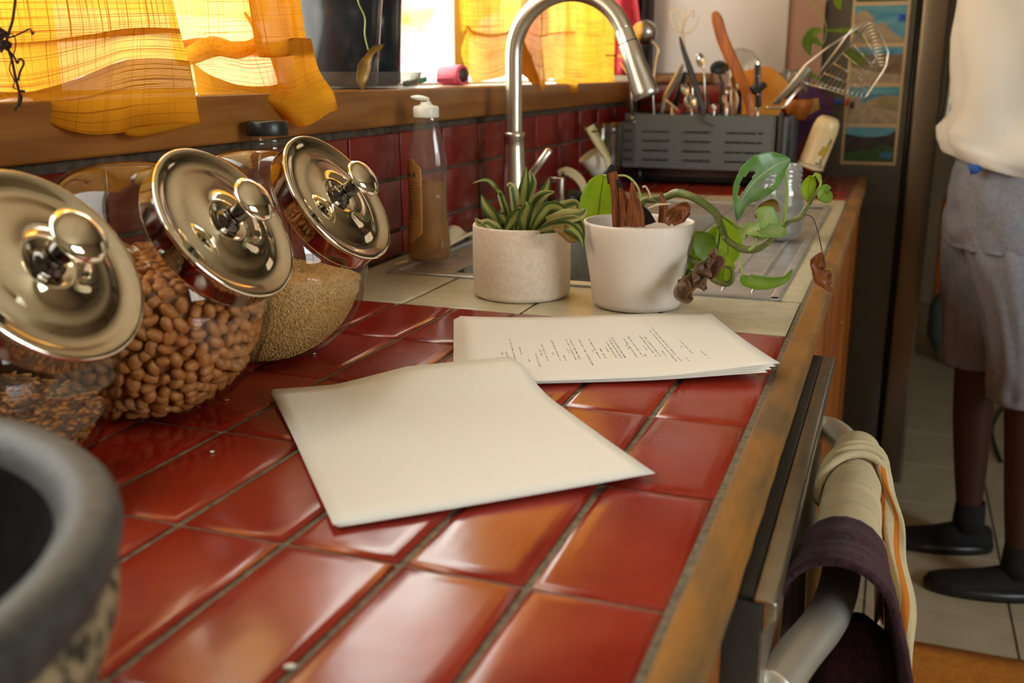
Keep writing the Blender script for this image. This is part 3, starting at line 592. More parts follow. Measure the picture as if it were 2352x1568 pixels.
# ================================================================== GLASS JARS
AX = V(.82, 0, .57).normalized()                        # mouths face the room, tipped up
def jar_radius(d, RR, TT, p=2.7):
    return 1/((((d.x*d.x+d.z*d.z)**.5/RR)**p+(abs(d.y)/TT)**p)**(1/p))
def jar(cx, cy, label, RR=.107, TT=.079, zc=1.004, lid_d=.1135, neck=.052, ref_bits=True):
    c = V(cx, cy, zc); base = V(cx, cy, ZC)
    j = thing('glass_jar', label, 'jar', base, 'slanted glass storage jars')
    up = V(0, 0, 1)
    a = AX.cross(V(0, 1, 0)).normalized(); b = AX.cross(a)
    # body: polar grid about the mouth axis, mouth left open
    t0 = math.asin(neck/RR)
    def fn(u, v):
        th = t0+(PI-t0)*v; ph = u*2*PI
        d = AX*math.cos(th)+(a*math.cos(ph)+b*math.sin(ph))*math.sin(th)
        p = d*jar_radius(d, RR, TT); zmin = ZC+.0015-zc
        if p.z < zmin+.012: p = V(p.x, p.y, zmin+.012*math.exp((p.z-zmin-.012)/.012)-.0)
        return c+p
    obj('glass_body', MB().grid(fn, 64, 40, closeu=True), 'glass', j)
    # thick glass foot ring where the flat side meets the round wall, as moulded
    ne = c+AX*(RR*math.cos(t0)-.004)
    obj('neck', MB().lathe([(neck+.001, 0), (neck-.001, .004), (neck, .010), (neck+.002, .012), (neck+.002, .015), (neck, .018)], ne, AX, n=48), 'glass', j)
    o = c+AX*(lid_d-.0215)
    LR = .0655
    lid = obj('lid', MB().lathe([(LR-.006, 0), (LR-.0025, .0005), (LR-.0022, .002), (LR-.0022, .0165), (LR-.001, .0185), (LR, .0195), (LR, .0212), (LR-.0015, .0222),
        (LR-.004, .0222), (LR-.009, .0196), (LR-.013, .0182), (LR-.018, .0190), (LR-.022, .0205), (LR-.026, .0210), (.020, .0214), (.0195, .0222), (.0155, .0222), (.015, .0212), (.008, .0212), (0, .0212)], o, AX, n=72), 'chrome', j, label='polished metal lid')
    obj('knob_stem', MB().lathe([(.0105, .0212), (.0105, .0235), (.0075, .0245), (.0072, .033), (.0076, .0335), (.0072, .034), (.0065, .050), (0, .050)], o, AX, n=24), 'stem_dark', lid)
    obj('knob', MB().lathe([(0, .0485), (.012, .0488), (.0178, .0505), (.0186, .0520), (.0180, .0540), (.0140, .0570), (.008, .0590), (0, .0596)], o, AX, n=36), 'chrome', lid)
    return c, RR, TT, zc
def fill_points(c, RR, TT, zc, top, gap, sc_=.93, tries=60000, seed=3, shrink=0.0):
    """points over the face of the heap: against the glass and over its top"""
    rr = random.Random(seed); pts = []; cell = {}; zmin = ZC+.007
    for _ in range(tries):
        d = V(rr.gauss(0, 1), rr.gauss(0, 1), rr.gauss(0, 1)).normalized()
        rad = jar_radius(d, RR, TT)*sc_; p = d*rad; q = c+p; n_ = d
        if q.z < zmin: q.z = zmin+rr.uniform(0, .002); n_ = V(0, 0, -1)
        h = top(q.x, q.y)
        if q.z > h:
            # drop onto the heap's top within the wall
            s_ = rr.uniform(0, 1)**.5; q = V(c.x+p.x*s_, c.y+p.y*s_, 0); h = top(q.x, q.y); q.z = h+rr.uniform(-.001, .001); n_ = V(0, 0, 1)
            dd = (q-c); 
            if dd.length > 1e-6 and dd.length > jar_radius(dd.normalized(), RR, TT)*sc_: continue
        k = (int(q.x//gap), int(q.y//gap), int(q.z//gap)); ok = True
        for i in (-1, 0, 1):
            for j_ in (-1, 0, 1):
                for l_ in (-1, 0, 1):
                    for o in cell.get((k[0]+i, k[1]+j_, k[2]+l_), ()):
                        if (o-q).length < gap: ok = False; break
                    if not ok: break
                if not ok: break
            if not ok: break
        if ok: cell.setdefault(k, []).append(q); pts.append((q, n_))
    return pts
def core(c, RR, TT, zc, top, s_=.90, n=40, rough=.002):
    """the heap itself: jar shape a little inside the wall, cut by the heap's top"""
    def fn(u, v):
        t, p = u*2*PI, (v-.5)*PI; d = V(math.cos(p)*math.cos(t), math.cos(p)*math.sin(t), math.sin(p))
        q = c+d*jar_radius(d, RR, TT)*s_; q.z = max(q.z, ZC+.0045)
        h = top(q.x, q.y)
        if q.z > h: 
            q = V(c.x+(q.x-c.x)*1.0, q.y, top(q.x, q.y))
        return q
    return MB().grid(fn, n*2, n, closeu=True)
JX = -.474
c1 = jar(JX, .176, 'middle slanted glass jar with chrome lid, two thirds full of peanuts')
c2 = jar(JX, .345, 'slanted glass jar with chrome lid, half full of fine tan grain', RR=.105)
c0 = jar(JX+.006, -.008, 'slanted glass jar with chrome lid behind the stone mortar, brown seeds inside')
# peanuts
def ptop(x, y): return 1.036-.10*max(0, (x+.50))-.05*abs(y-.15)+.004*noise.noise(V(x*30, y*30, 0))
def peanut_mb(s=1.0):
    def fn(u, v):
        t, p = u*2*PI, (v-.5)*PI; w_ = 1-.05*math.exp(-(math.sin(p)*.0066/.0022)**2)
        return V(math.cos(p)*math.cos(t)*.0051*w_, math.cos(p)*math.sin(t)*.0047*w_, math.sin(p)*.0068)*s
    return MB().grid(fn, 12, 8, closeu=True)
pts = fill_points(*c1, ptop, .0087, sc_=.915)
jc = c1[0]
pts.sort(key=lambda q: -((CAM-q[0]).normalized().dot(q[1]) + (1.0 if q[1].z > .9 else 0)*.2))
front = [q for q in pts if (CAM-q[0]).normalized().dot(q[1]) > -.05]; R.shuffle(front)
vis = sorted(front, key=lambda q: (q[0]-CAM).length)[:300]; ids = {id(q) for q in vis}; rest = [q for q in pts if id(q) not in ids]
first = obj('peanut', peanut_mb(), 'peanut')
def orient(n_, rr):
    t = V(rr.gauss(0, 1), rr.gauss(0, 1), rr.gauss(0, 1)); t = (t-n_*t.dot(n_)*.75).normalized(); return t.to_track_quat('Z', 'Y')
for i, (p, n_) in enumerate(vis):
    o = first if i == 0 else first.copy()
    if i: C.objects.link(o)
    s_ = R.uniform(.88, 1.15); q = orient(n_, R)
    o.location = p-n_*.0015; o.rotation_mode = 'QUATERNION'; o.rotation_quaternion = q; o.scale = (s_*R.uniform(.9, 1.1), s_, s_*R.uniform(.85, 1.1))
    tag(o, 'tan skinned peanut lying in the middle slanted glass jar', 'peanut', 'peanuts in the middle glass jar')
def scatter_mesh(pts, proto, rr, smin=.85, smax=1.15, m=0, sink=.001):
    mb = MB()
    for p, n_ in pts:
        q = orient(n_, rr); s_ = rr.uniform(smin, smax); b = len(mb.v)
        for v in proto.v: mb.v.append(p-n_*sink+(q @ (v*s_)))
        for f, uv in zip(proto.f, proto.uv): mb.face([b+i for i in f], uv, m)
    return mb
mb = scatter_mesh(rest, peanut_mb(), R)
k = len(mb.v); cm = core(*c1, ptop, s_=.84); 
for v in cm.v: mb.v.append(v-V(0, 0, .003))
for f, uv in zip(cm.f, cm.uv): mb.face([k+i for i in f], uv)
o = obj('peanut_heap', mb, 'peanut'); o['kind'] = 'stuff'; o['label'] = 'deeper heap of peanuts in the middle slanted glass jar'; o['category'] = 'peanuts'
# grain
def gtop(x, y): return 1.004-.12*(y-.33)*(1 if y > .33 else .2)-.10*max(0, x+.48)+.0015*noise.noise(V(x*60, y*60, 2))
mb = core(*c2, gtop, s_=.93, n=60)
pr_ = MB().ball((0, 0, 0), .0011, 6, sc3=(.75, .6, 1.5))
gp = [q for q in fill_points(*c2, gtop, .0026, sc_=.935, tries=70000, seed=5) if (CAM-q[0]).normalized().dot(q[1]) > -.1]
g2 = scatter_mesh(gp, pr_, R, sink=.0004); k = len(mb.v); mb.v += g2.v
for f, uv in zip(g2.f, g2.uv): mb.face([k+i for i in f], uv)
o = obj('grain', mb, 'grain'); o['kind'] = 'stuff'; o['label'] = 'fine tan grain heaped in the jar nearest the sink'; o['category'] = 'grain'
# seeds
def stop(x, y): return .965+.06*(y+.0)-.05*max(0, x+.47)+.003*noise.noise(V(x*40, y*40, 5))
mb = core(*c0, stop, s_=.87); mb.mi = [1]*len(mb.f)
pr_ = MB().ball((0, 0, 0), .0030, 8, sc3=(.72, .5, 1.5))
sp_ = [q for q in fill_points(*c0, stop, .0046, sc_=.92, tries=40000, seed=8) if (CAM-q[0]).normalized().dot(q[1]) > -.1]
g2 = scatter_mesh(sp_, pr_, R); k = len(mb.v); mb.v += g2.v
for f, uv in zip(g2.f, g2.uv): mb.face([k+i for i in f], uv)
o = obj('brown_seeds', mb, ['seed', 'soil']); o['kind'] = 'stuff'; o['label'] = 'brown seeds filling the bottom of the jar behind the mortar'; o['category'] = 'seeds'
# black lidded bottle behind the grain jar
t = thing('glass_bottle', 'clear glass bottle with black screw cap standing behind the grain jar', 'bottle', (-.565, .505, ZC))
bx, by = -.555, .497
obj('glass_body', MB().lathe([(0, ZC+.001), (.030, ZC+.001), (.034, ZC+.005), (.036, ZC+.02), (.036, 1.055), (.034, 1.072), (.026, 1.088), (.020, 1.096), (.0195, 1.104), (.021, 1.106), (.0195, 1.108), (.0195, 1.118)], (bx, by, 0), n=36), 'glass', t)
obj('cap', MB().lathe([(.0195, 1.112), (.0222, 1.112), (.0225, 1.113), (.0225, 1.1255), (.0215, 1.127), (0, 1.127)], (bx, by, 0), n=40), 'black', t)

# ================================================================== STONE MORTAR
mx, my, mz = -.289, -.307, 1.030
mo = thing('stone_mortar', 'big rough granite mortar bowl with smooth dark rim by the seed jar', 'mortar', (mx, my, ZC))
RM = .1675
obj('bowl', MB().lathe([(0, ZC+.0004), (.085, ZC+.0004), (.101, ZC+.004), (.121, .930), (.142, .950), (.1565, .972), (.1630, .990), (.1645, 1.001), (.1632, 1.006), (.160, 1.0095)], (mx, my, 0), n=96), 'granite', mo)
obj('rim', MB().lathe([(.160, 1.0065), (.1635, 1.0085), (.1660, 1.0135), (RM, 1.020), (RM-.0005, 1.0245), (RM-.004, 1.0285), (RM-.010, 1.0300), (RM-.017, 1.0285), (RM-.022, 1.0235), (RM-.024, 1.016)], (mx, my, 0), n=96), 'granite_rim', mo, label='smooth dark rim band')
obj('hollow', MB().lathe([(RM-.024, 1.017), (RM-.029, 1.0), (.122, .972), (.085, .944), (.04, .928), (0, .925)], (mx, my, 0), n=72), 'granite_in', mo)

# ================================================================== PAPERS
def sheet(corner, d1, d2, L, W, zfn, name, label, cat='paper', group=None, th=.00022, z0=0.0):
    nx, ny = 22, 16
    def fn(u, v):
        p = corner+d1*(u*L)+d2*(v*W); p.z = ZC+z0+zfn(u, v); return p
    o = obj(name, MB().grid(fn, nx, ny, uvs=(L, W)), 'paper', solid=th, off=0)
    tag(o, label, cat, group); return fn, o
# near stack: corner at the front left, long side along the front
A = at(765, 1205, z=ZC+.004); B = at(1490, 1090, z=ZC+.006); d1 = (B-A); d1.z = 0; d1.normalize(); d2 = V(-d1.y, d1.x, 0)
def zf(u, v): return .0030+.0035*u*u*(1-v)**2+.003*((1-u)**3)*v**3+.011*max(0, min(1, (v-.62)/.25))**2*max(0, min(1, (u-.25)/.3))
def rot2(d, a): return V(d.x*math.cos(a)-d.y*math.sin(a), d.x*math.sin(a)+d.y*math.cos(a), 0)
for k in range(3):
    aa = .008*k; off = d1*(.0015*k)-d2*(.0008*k)
    sheet(A+off, rot2(d1, aa), rot2(d2, aa), .2159, .2794, (lambda u, v, k=k: zf(u, v)*(1-.10*k)), 'paper_sheet',
          'blank white sheet lying nearest the camera, topmost of its stack' if k == 0 else 'white sheet mostly hidden under the blank top sheet nearest the camera', group=None if k == 0 else 'sheets under the blank top sheet', z0=.0010-.0003*k)
# far stack: printed page
A2 = at(1630, 722, z=ZC+.006); B2 = at(1059, 742, z=ZC+.008); e1 = (B2-A2); e1.z = 0; e1.normalize(); e1 = V(e1.x*math.cos(-.095)-e1.y*math.sin(-.095), e1.x*math.sin(-.095)+e1.y*math.cos(-.095), 0); e2 = V(-e1.y, e1.x, 0)
def zg(u, v): return .006+.0015*math.sin(u*5+1)+.009*((1-u)**3)*v**2+.003*u**3*(1-v)-.002*math.exp(-((u-.35)/.2)**2)*v
for k in range(4):
    aa = -.007*k; off = e1*(.0022*k)+e2*(.0006*k)
    fnp, o = sheet(A2+off, rot2(e1, aa), rot2(e2, aa), .2794, .236, (lambda u, v, k=k: zg(u, v)*(1-.14*k)), 'paper_sheet',
          'printed script page on top of the stack beside the plant pots' if k == 0 else 'white sheet mostly hidden under the printed script page', group=None if k == 0 else 'sheets under the printed page', z0=.0010-.0003*k)
    if k == 0: printed, fnA = o, fnp
segs = [((1608,811),(1629,829)), ((1559,783),(1592,815)), ((1562,796),(1570,802)), ((1574,824),(1583,832)), ((1490,751),(1571,831)), ((1487,759),(1561,831)), ((1478,772),(1519,817)), ((1465,769),(1511,817)), ((1476,792),(1488,803)), ((1520,806),(1530,817)),
        ((1441,771),(1479,817)), ((1430,775),(1466,818)), ((1436,790),(1446,800)), ((1480,812),(1485,817)), ((1401,772),(1440,818)), ((1393,775),(1433,819)), ((1388,780),(1420,818)), ((1388,793),(1400,804)), ((1432,812),(1437,818)),
        ((1350,775),(1381,819)), ((1358,800),(1365,805)), ((1375,797),(1395,819)), ((1322,776),(1370,834)), ((1304,776),(1338,821)), ((1295,776),(1328,821)), ((1301,798),(1311,808)), ((1260,777),(1294,823)), ((1267,805),(1274,810)), ((1292,812),(1303,823)),
        ((1238,787),(1265,823)), ((1237,799),(1247,811)), ((1225,809),(1247,839)), ((1210,814),(1219,825)), ((1189,794),(1202,811)), ((1164,776),(1193,831)), ((1160,803),(1171,826)), ((1150,806),(1157,811))]
mb = MB(); rr = random.Random(11)
def inv(p):  # foot point on the sheet
    q = p-A2; q.z = 0; return q.dot(e1)/.2794, q.dot(e2)/.236
for a_, b_ in segs:
    ua, va = inv(at(*a_, z=ZC+.008)); ub, vb = inv(at(*b_, z=ZC+.008)); vm = (va+vb)/2; ub = ua = (ua+ub)/2   # lines of print run square across the page
    L = abs(vb-va)*.236; s_ = 0; v_ = min(va, vb)*.236
    while s_ < L:
        wl = rr.choice((2, 3, 4, 5, 6, 7))
        for ch in range(wl):
            if s_ > L: break
            if rr.random() < .9:
                for q0, q1, h0, h1 in ((0, .0004, -.0008, .0008), (0, .0012, rr.choice((-.0008, .0002)), rr.choice((-.0004, .0006))), (.0009, .0013, -.0008, rr.choice((.0, .0008)))):
                    uu = (ua*.2794+h0)/.2794, (ua*.2794+max(h1, h0+.0003))/.2794; vv = (v_+s_+q0)/.236, (v_+s_+q1)/.236
                    mb.poly([fnA(uu[0], vv[0])+V(0, 0, .00016), fnA(uu[1], vv[0])+V(0, 0, .00016), fnA(uu[1], vv[1])+V(0, 0, .00016), fnA(uu[0], vv[1])+V(0, 0, .00016)])
            s_ += .0021
        s_ += .0021
obj('printed_lines', mb, 'ink', printed, smooth=False)['kind'] = 'stuff'
# crumbs
for u, v, s_ in ((665, 1530, .0024), (487, 1037, .0014), (520, 918, .0018), (722, 812, .0012)):
    p = at(u, v, z=ZC+.001); o = obj('crumb', MB().ball(p, s_, 7, sc3=(1.4, .7, .5), rot=Matrix.Rotation(.6, 3, 'Z')), 'white_plastic' if u != 520 else 'peanut')
    tag(o, {665: 'pale chip lying in the grout groove at the bottom of the frame', 487: 'tiny white crumb on the dark red tile beside the blank sheet', 520: 'small tan crumb beside the foot of the peanut jar', 722: 'tiny white crumb beside the grain jar'}[u], 'crumb')

# ================================================================== POTS AND PLANTS
def leaf(name, mid, widths, mat, parent, side=None, cup=.25, twist=0.0, nv=6, keep=None, k=6, ripple=0.0, th=.0005):
    return obj(name, ribbon(MB(), mid, widths, side, cup, twist, nv, 0, keep, k, ripple), mat, parent, solid=th)
W5 = lambda w_, tip=.08: [w_*.45, w_*.9, w_, w_*.8, w_*.4, w_*tip]
# low stoneware pot with striped plant
px_, py_ = -.333, .700
p1 = thing('plant_pot', 'low speckled stoneware pot standing on the beige tiles before the sink', 'pot', (px_, py_, ZC))
rp = .0605; zt = ZC+.0885
obj('pot_wall', MB().lathe([(0, ZC), (rp-.006, ZC), (rp-.002, ZC+.002), (rp-.0003, ZC+.006), (rp, ZC+.04), (rp, zt-.002), (rp-.001, zt), (rp-.004, zt), (rp-.0055, zt-.003), (rp-.006, ZC+.01), (0, ZC+.008)], (px_, py_, 0), n=72), 'stone_pot', p1)
obj('soil', MB().lathe([(rp-.006, zt-.012), (rp-.02, zt-.010), (.01, zt-.007), (0, zt-.006)], (px_, py_, 0), n=30), 'soil', p1)
pl = thing('striped_plant', 'small plant with striped cream and green leaves growing in the low pot', 'plant', (px_, py_, zt-.01))
def lf(pts, w_, mat='leaf_stripe', y=None, par=None, twist=0.0, cup=.35, tipw=.06, ripple=0.0):
    """leaf through photo points (u, v, depth y)"""
    mid = [at(a, b, y=c) for a, b, c in pts]; n = len(mid)
    prof = [.40, .85, 1.0, .85, .5, tipw]; ws = []
    for i in range(n):
        q = i/(n-1)*5; k0 = min(int(q), 4); ws.append(w_*(prof[k0]+(prof[k0+1]-prof[k0])*(q-k0)))
    return leaf('leaf', mid, ws, mat, par or pl, cup=cup, twist=twist, ripple=ripple)
Y = .70
lf([(1172,528,Y), (1165,490,Y), (1150,450,Y), (1120,415,Y-.01), (1085,421,Y-.02)], .0055, twist=.5)
lf([(1176,528,Y), (1160,480,Y-.01), (1148,445,Y-.01), (1143,440,Y-.02)], .005, 'leaf_stripe2')
lf([(1190,528,Y), (1196,480,Y+.01), (1205,430,Y+.01), (1209,383,Y+.01)], .0095)
lf([(1200,528,Y), (1206,470,Y+.02), (1222,420,Y+.02), (1218,395,Y+.02)], .008, 'leaf_stripe2')
lf([(1185,528,Y), (1183,480,Y-.01), (1178,440,Y-.01), (1172,426,Y-.01), (1165,428,Y-.02)], .0075, 'leaf_stripe2', twist=.6)
lf([(1186,528,Y), (1230,480,Y), (1252,440,Y), (1262,410,Y)], .0085)
lf([(1212,528,Y-.01), (1222,475,Y-.01), (1245,448,Y-.02), (1273,440,Y-.02)], .008, 'leaf_stripe2', twist=.3)
lf([(1156,532,Y-.02), (1132,495,Y-.03), (1114,470,Y-.03), (1106,448,Y-.03)], .0075)
lf([(1140,535,Y-.03), (1118,520,Y-.04), (1100,512,Y-.04), (1092,500,Y-.04)], .0065, 'leaf_stripe2', twist=.3)
lf([(1165,532,Y-.03), (1160,510,Y-.04), (1150,490,Y-.04), (1152,486,Y-.045)], .006)
lf([(1160,532,Y-.04), (1178,505,Y-.045), (1195,480,Y-.045), (1187,478,Y-.045)], .0075)
lf([(1150,532,Y-.04), (1135,522,Y-.05), (1118,512,Y-.05), (1105,520,Y-.05)], .0065, 'leaf_stripe2')
lf([(1205,532,Y-.04), (1203,500,Y-.045), (1212,475,Y-.045), (1205,462,Y-.05)], .0085)
lf([(1185,532,Y-.03), (1190,500,Y-.03), (1200,478,Y-.03)], .006, 'leaf_stripe2')
lf([(1220,532,Y-.04), (1240,500,Y-.05), (1262,475,Y-.05), (1290,478,Y-.05), (1302,508,Y-.05)], .0085, 'leaf_stripe', twist=.5)
lf([(1232,530,Y-.02), (1262,505,Y-.03), (1290,478,Y-.03), (1322,468,Y-.03), (1328,490,Y-.03)], .0095, 'leaf_stripe2', twist=.4)
lf([(1225,532,Y-.03), (1262,515,Y-.05), (1300,500,Y-.06), (1335,492,Y-.06), (1345,478,Y-.06)], .0105, 'leaf_stripe2', twist=-.2)
lf([(1232,532,Y-.04), (1270,522,Y-.06), (1305,520,Y-.07), (1332,542,Y-.07), (1340,570,Y-.07)], .007, twist=.3)
lf([(1240,528,Y-.04), (1278,512,Y-.055), (1318,505,Y-.06), (1338,520,Y-.06), (1342,552,Y-.065)], .008, 'leaf_stripe2', twist=.6)
lf([(1270,520,Y-.06), (1295,530,Y-.07), (1312,548,Y-.07), (1328,552,Y-.07)], .0075, 'dry_yellow', ripple=.2)
obj('stem', MB().tube([V(px_, py_, zt-.012), at(1180, 520, y=Y), at(1186, 480, y=Y)], [.005, .005, .003], 8, smooth=3), 'stem', pl)

# tall white pot
qx, qy = -.1835, .690; RT_, RB_ = .0655, .0535; z1 = ZC+.1005
p2 = thing('plant_pot', 'plain tapered white ceramic pot standing on the beige tiles before the sink', 'pot', (qx, qy, ZC))
obj('pot_wall', MB().lathe([(0, ZC), (RB_-.009, ZC), (RB_-.003, ZC+.002), (RB_, ZC+.009), (RB_+.0022, ZC+.03), (RT_-.001, z1-.02), (RT_, z1-.003), (RT_-.001, z1), (RT_-.0035, z1), (RT_-.0048, z1-.003), (RT_-.010, ZC+.03), (RB_-.006, ZC+.010), (0, ZC+.008)], (qx, qy, 0), n=80), 'white_ceramic', p2)
obj('soil', MB().lathe([(RT_-.0075, z1-.022), (RT_-.02, z1-.018), (.01, z1-.014), (0, z1-.014)], (qx, qy, 0), n=30), 'soil', p2)
mp = thing('moss_stake', 'broken coir stake with blackened top standing in the white pot', 'stake', (qx, qy, z1-.02))
def frag(pts, ws, mat, n=11, rough=.25):
    mid = [at(*q[:2], y=q[2]) for q in pts]; P_, W_ = spline(mid, 6, ws); N = len(P_)
    def fn(u, v):
        k0 = min(int(round(v*(N-1))), N-1); a = u*2*PI; t = (P_[min(k0+1, N-1)]-P_[max(k0-1, 0)]).normalized(); s_ = t.cross(_F).normalized(); c_ = t.cross(s_)
        rr_ = W_[k0]*(1+rough*noise.noise(V(math.cos(a)*2.5, math.sin(a)*2.5, v*1.3+pts[0][0])))
        return P_[k0]+s_*math.cos(a)*rr_+c_*math.sin(a)*rr_*.45
    return obj('fibre_piece', MB().grid(fn, 26, N-1, closeu=True), mat, mp)
yk = .668
frag([(1428,520,yk), (1424,480,yk), (1415,435,yk), (1406,395,yk)], [.010, .010, .0065, .0050], 'bark')
frag([(1409,420,yk+.004), (1405,395,yk+.004), (1407,378,yk+.004)], [.0072, .0062, .0020], 'burnt')
frag([(1432,480,yk-.002), (1428,445,yk-.001), (1418,412,yk)], [.0035, .004, .003], 'burnt')
frag([(1440,520,yk-.01), (1436,470,yk-.006), (1424,430,yk-.002)], [.007, .006, .001], 'bark')
frag([(1450,520,yk-.01), (1455,470,yk-.01), (1452,415,yk-.01)], [.0075, .0060, .0008], 'bark')
frag([(1468,520,yk-.008), (1470,490,yk-.008), (1465,455,yk-.008)], [.007, .005, .001], 'bark')
frag([(1490,515,yk), (1482,490,yk), (1466,470,yk)], [.008, .005, .002], 'burnt')

vn = thing('climbing_plant', 'rambling climbing plant with a thick bent stem growing from the white pot', 'plant', (qx, qy, z1-.015))
yv = .70
main = [(1470,500,yv), (1478,462,yv), (1500,458,yv), (1530,452,yv), (1555,443,yv-.01), (1590,452,yv-.02), (1620,470,yv-.02), (1645,492,yv-.02), (1655,520,yv-.02), (1668,548,yv-.02), (1700,570,yv-.02), (1735,572,yv-.02), (1762,556,yv-.02), (1790,530,yv-.02), (1812,508,yv-.02), (1835,500,yv-.02), (1850,480,yv-.02), (1868,452,yv-.02), (1880,436,yv-.02)]
rad = [.0030, .0038, .0040, .0042, .0052, .0046, .0046, .0044, .0040, .0036, .0042, .0044, .0040, .0034, .0030, .0030, .0028, .0024, .0014]
mb = MB(); mb.tube(path_px(main), rad, 10, smooth=5)
for (a, b, c) in main[2:14]:
    mb.ball(at(a+R.uniform(-4, 4), b+R.uniform(-4, 4), y=c-.001), .0042, 8, sc3=(1, 1, .8))
obj('main_stem', mb, 'stem', vn)
def pet(pts, r=.0014, mat='stem_pale'): return obj('petiole', MB().tube(path_px(pts), r, 7, smooth=5), mat, vn)
pet([(1476,470,yv+.01), (1465,430,yv+.02), (1440,405,yv+.03), (1405,404,yv+.03), (1385,402,yv+.03)])
pet([(1650,490,yv-.02), (1690,520,yv-.02), (1720,530,yv-.03), (1745,548,yv-.04)], .0012, 'stem')
pet([(1795,525,yv-.02), (1803,490,yv-.025), (1808,440,yv-.03), (1804,392,yv-.03)], .0019)
pet([(1720,575,yv-.03), (1735,560,yv-.03), (1727,535,yv-.03), (1700,518,yv-.03)], .0013)
pet([(1700,575,yv-.02), (1702,600,yv-.03), (1705,628,yv-.05)], .0010)
pet([(1868,455,yv-.02), (1878,436,yv-.02), (1885,420,yv-.02), (1877,402,yv-.02), (1866,406,yv-.02)], .0012)
pet([(1848,492,yv-.02), (1866,500,yv-.03), (1878,530,yv-.04), (1889,580,yv-.05)], .0005, 'twig')
pet([(1652,505,yv-.02), (1652,545,yv-.02), (1648,570,yv-.03), (1640,600,yv-.04)], .0008, 'twig')
pet([(1495,455,yv-.01), (1490,440,yv-.01), (1482,428,yv-.01), (1476,430,yv-.012)], .0012, 'sponge')
def hleaf(pts, ws, mat, twist=0.0, cup=.2, keep=None, nv=10, ripple=0.0, k=8):
    return leaf('leaf', [at(a, b, y=c) for a, b, c in pts], ws, mat, vn, cup=cup, twist=twist, nv=nv, keep=keep, k=k, ripple=ripple)
# big lime leaf behind the stake
hleaf([(1388,402,yv+.035), (1384,420,yv+.035), (1378,460,yv+.035), (1372,520,yv+.03)], [.003, .017, .0245, .022], 'leaf_bright', cup=.1)
# split leaf over the jar, with its two holes
def holes(u, v):
    return not (((u-.38)/.15)**2+((v-.74)/.11)**2 < 1 or ((u-.60)/.18)**2+((v-.30)/.10)**2 < 1)
hleaf([(1815,366,yv-.03), (1785,378,yv-.035), (1758,395,yv-.045), (1735,415,yv-.045), (1715,440,yv-.045), (1702,465,yv-.04), (1693,505,yv-.035)], [.0010, .0155, .0215, .0210, .0165, .0085, .0006], 'leaf_silver', cup=.15, keep=holes, nv=22, k=7)
# small twin leaves at the stem's end
hleaf([(1866,404,yv-.02), (1860,420,yv-.02), (1856,440,yv-.02), (1862,470,yv-.02)], [.003, .0075, .0085, .0008], 'leaf_bright', cup=.1)
hleaf([(1878,440,yv-.025), (1890,442,yv-.03), (1900,448,yv-.03), (1908,440,yv-.03)], [.002, .0095, .0085, .001], 'leaf_mid', cup=.2, twist=.2)
hleaf([(1885,420,yv-.02), (1880,405,yv-.022), (1870,398,yv-.024)], [.0015, .003, .001], 'leaf_bright')
# pale leaf by the jar foot and its tail
hleaf([(1745,548,yv-.04), (1762,520,yv-.045), (1755,495,yv-.05), (1738,482,yv-.05)], [.004, .0150, .0155, .003], 'leaf_pale', cup=.2, twist=.5)
hleaf([(1700,545,yv-.03), (1720,530,yv-.04), (1745,530,yv-.05), (1790,532,yv-.045), (1800,522,yv-.04)], [.002, .009, .009, .009, .001], 'leaf_pale', cup=.3, twist=-.5)
hleaf([(1735,500,yv-.03), (1752,480,yv-.03), (1775,470,yv-.03), (1790,485,yv-.03)], [.001, .006, .006, .001], 'dry_yellow', ripple=.3)
# lime leaves low behind
hleaf([(1660,500,yv+.02), (1668,530,yv+.02), (1672,570,yv+.02), (1668,610,yv+.01)], [.003, .016, .019, .005], 'leaf_bright', cup=.15)
hleaf([(1668,585,yv-.01), (1664,610,yv-.02), (1660,640,yv-.02), (1665,655,yv-.03)], [.002, .012, .011, .002], 'leaf_bright', cup=.25)
hleaf([(1645,520,yv), (1632,545,yv), (1628,570,yv-.01)], [.002, .007, .005], 'leaf_bright')
hleaf([(1592,618,yv-.01), (1585,590,yv), (1590,560,yv), (1612,540,yv)], [.006, .016, .018, .006], 'leaf_bright', cup=.2)
hleaf([(1630,600,yv-.02), (1620,575,yv-.02), (1612,552,yv-.02), (1600,535,yv-.02)], [.004, .014, .013, .003], 'leaf_mid', cup=.2)
hleaf([(1575,620,yv-.01), (1585,638,yv-.02), (1600,632,yv-.02), (1625,640,yv-.03)], [.004, .008, .007, .001], 'leaf_mid', cup=.3)
# long leaf lying over the draining board
hleaf([(1704,632,yv-.05), (1715,645,yv-.055), (1745,652,yv-.06), (1780,650,yv-.06), (1805,640,yv-.06), (1820,618,yv-.06)], [.0012, .0085, .0085, .006, .0035, .0005], 'leaf_mid', cup=.4, twist=-.35)
hleaf([(1770,640,yv-.03), (1790,645,yv-.04), (1802,650,yv-.04)], [.001, .005, .001], 'leaf_mid')
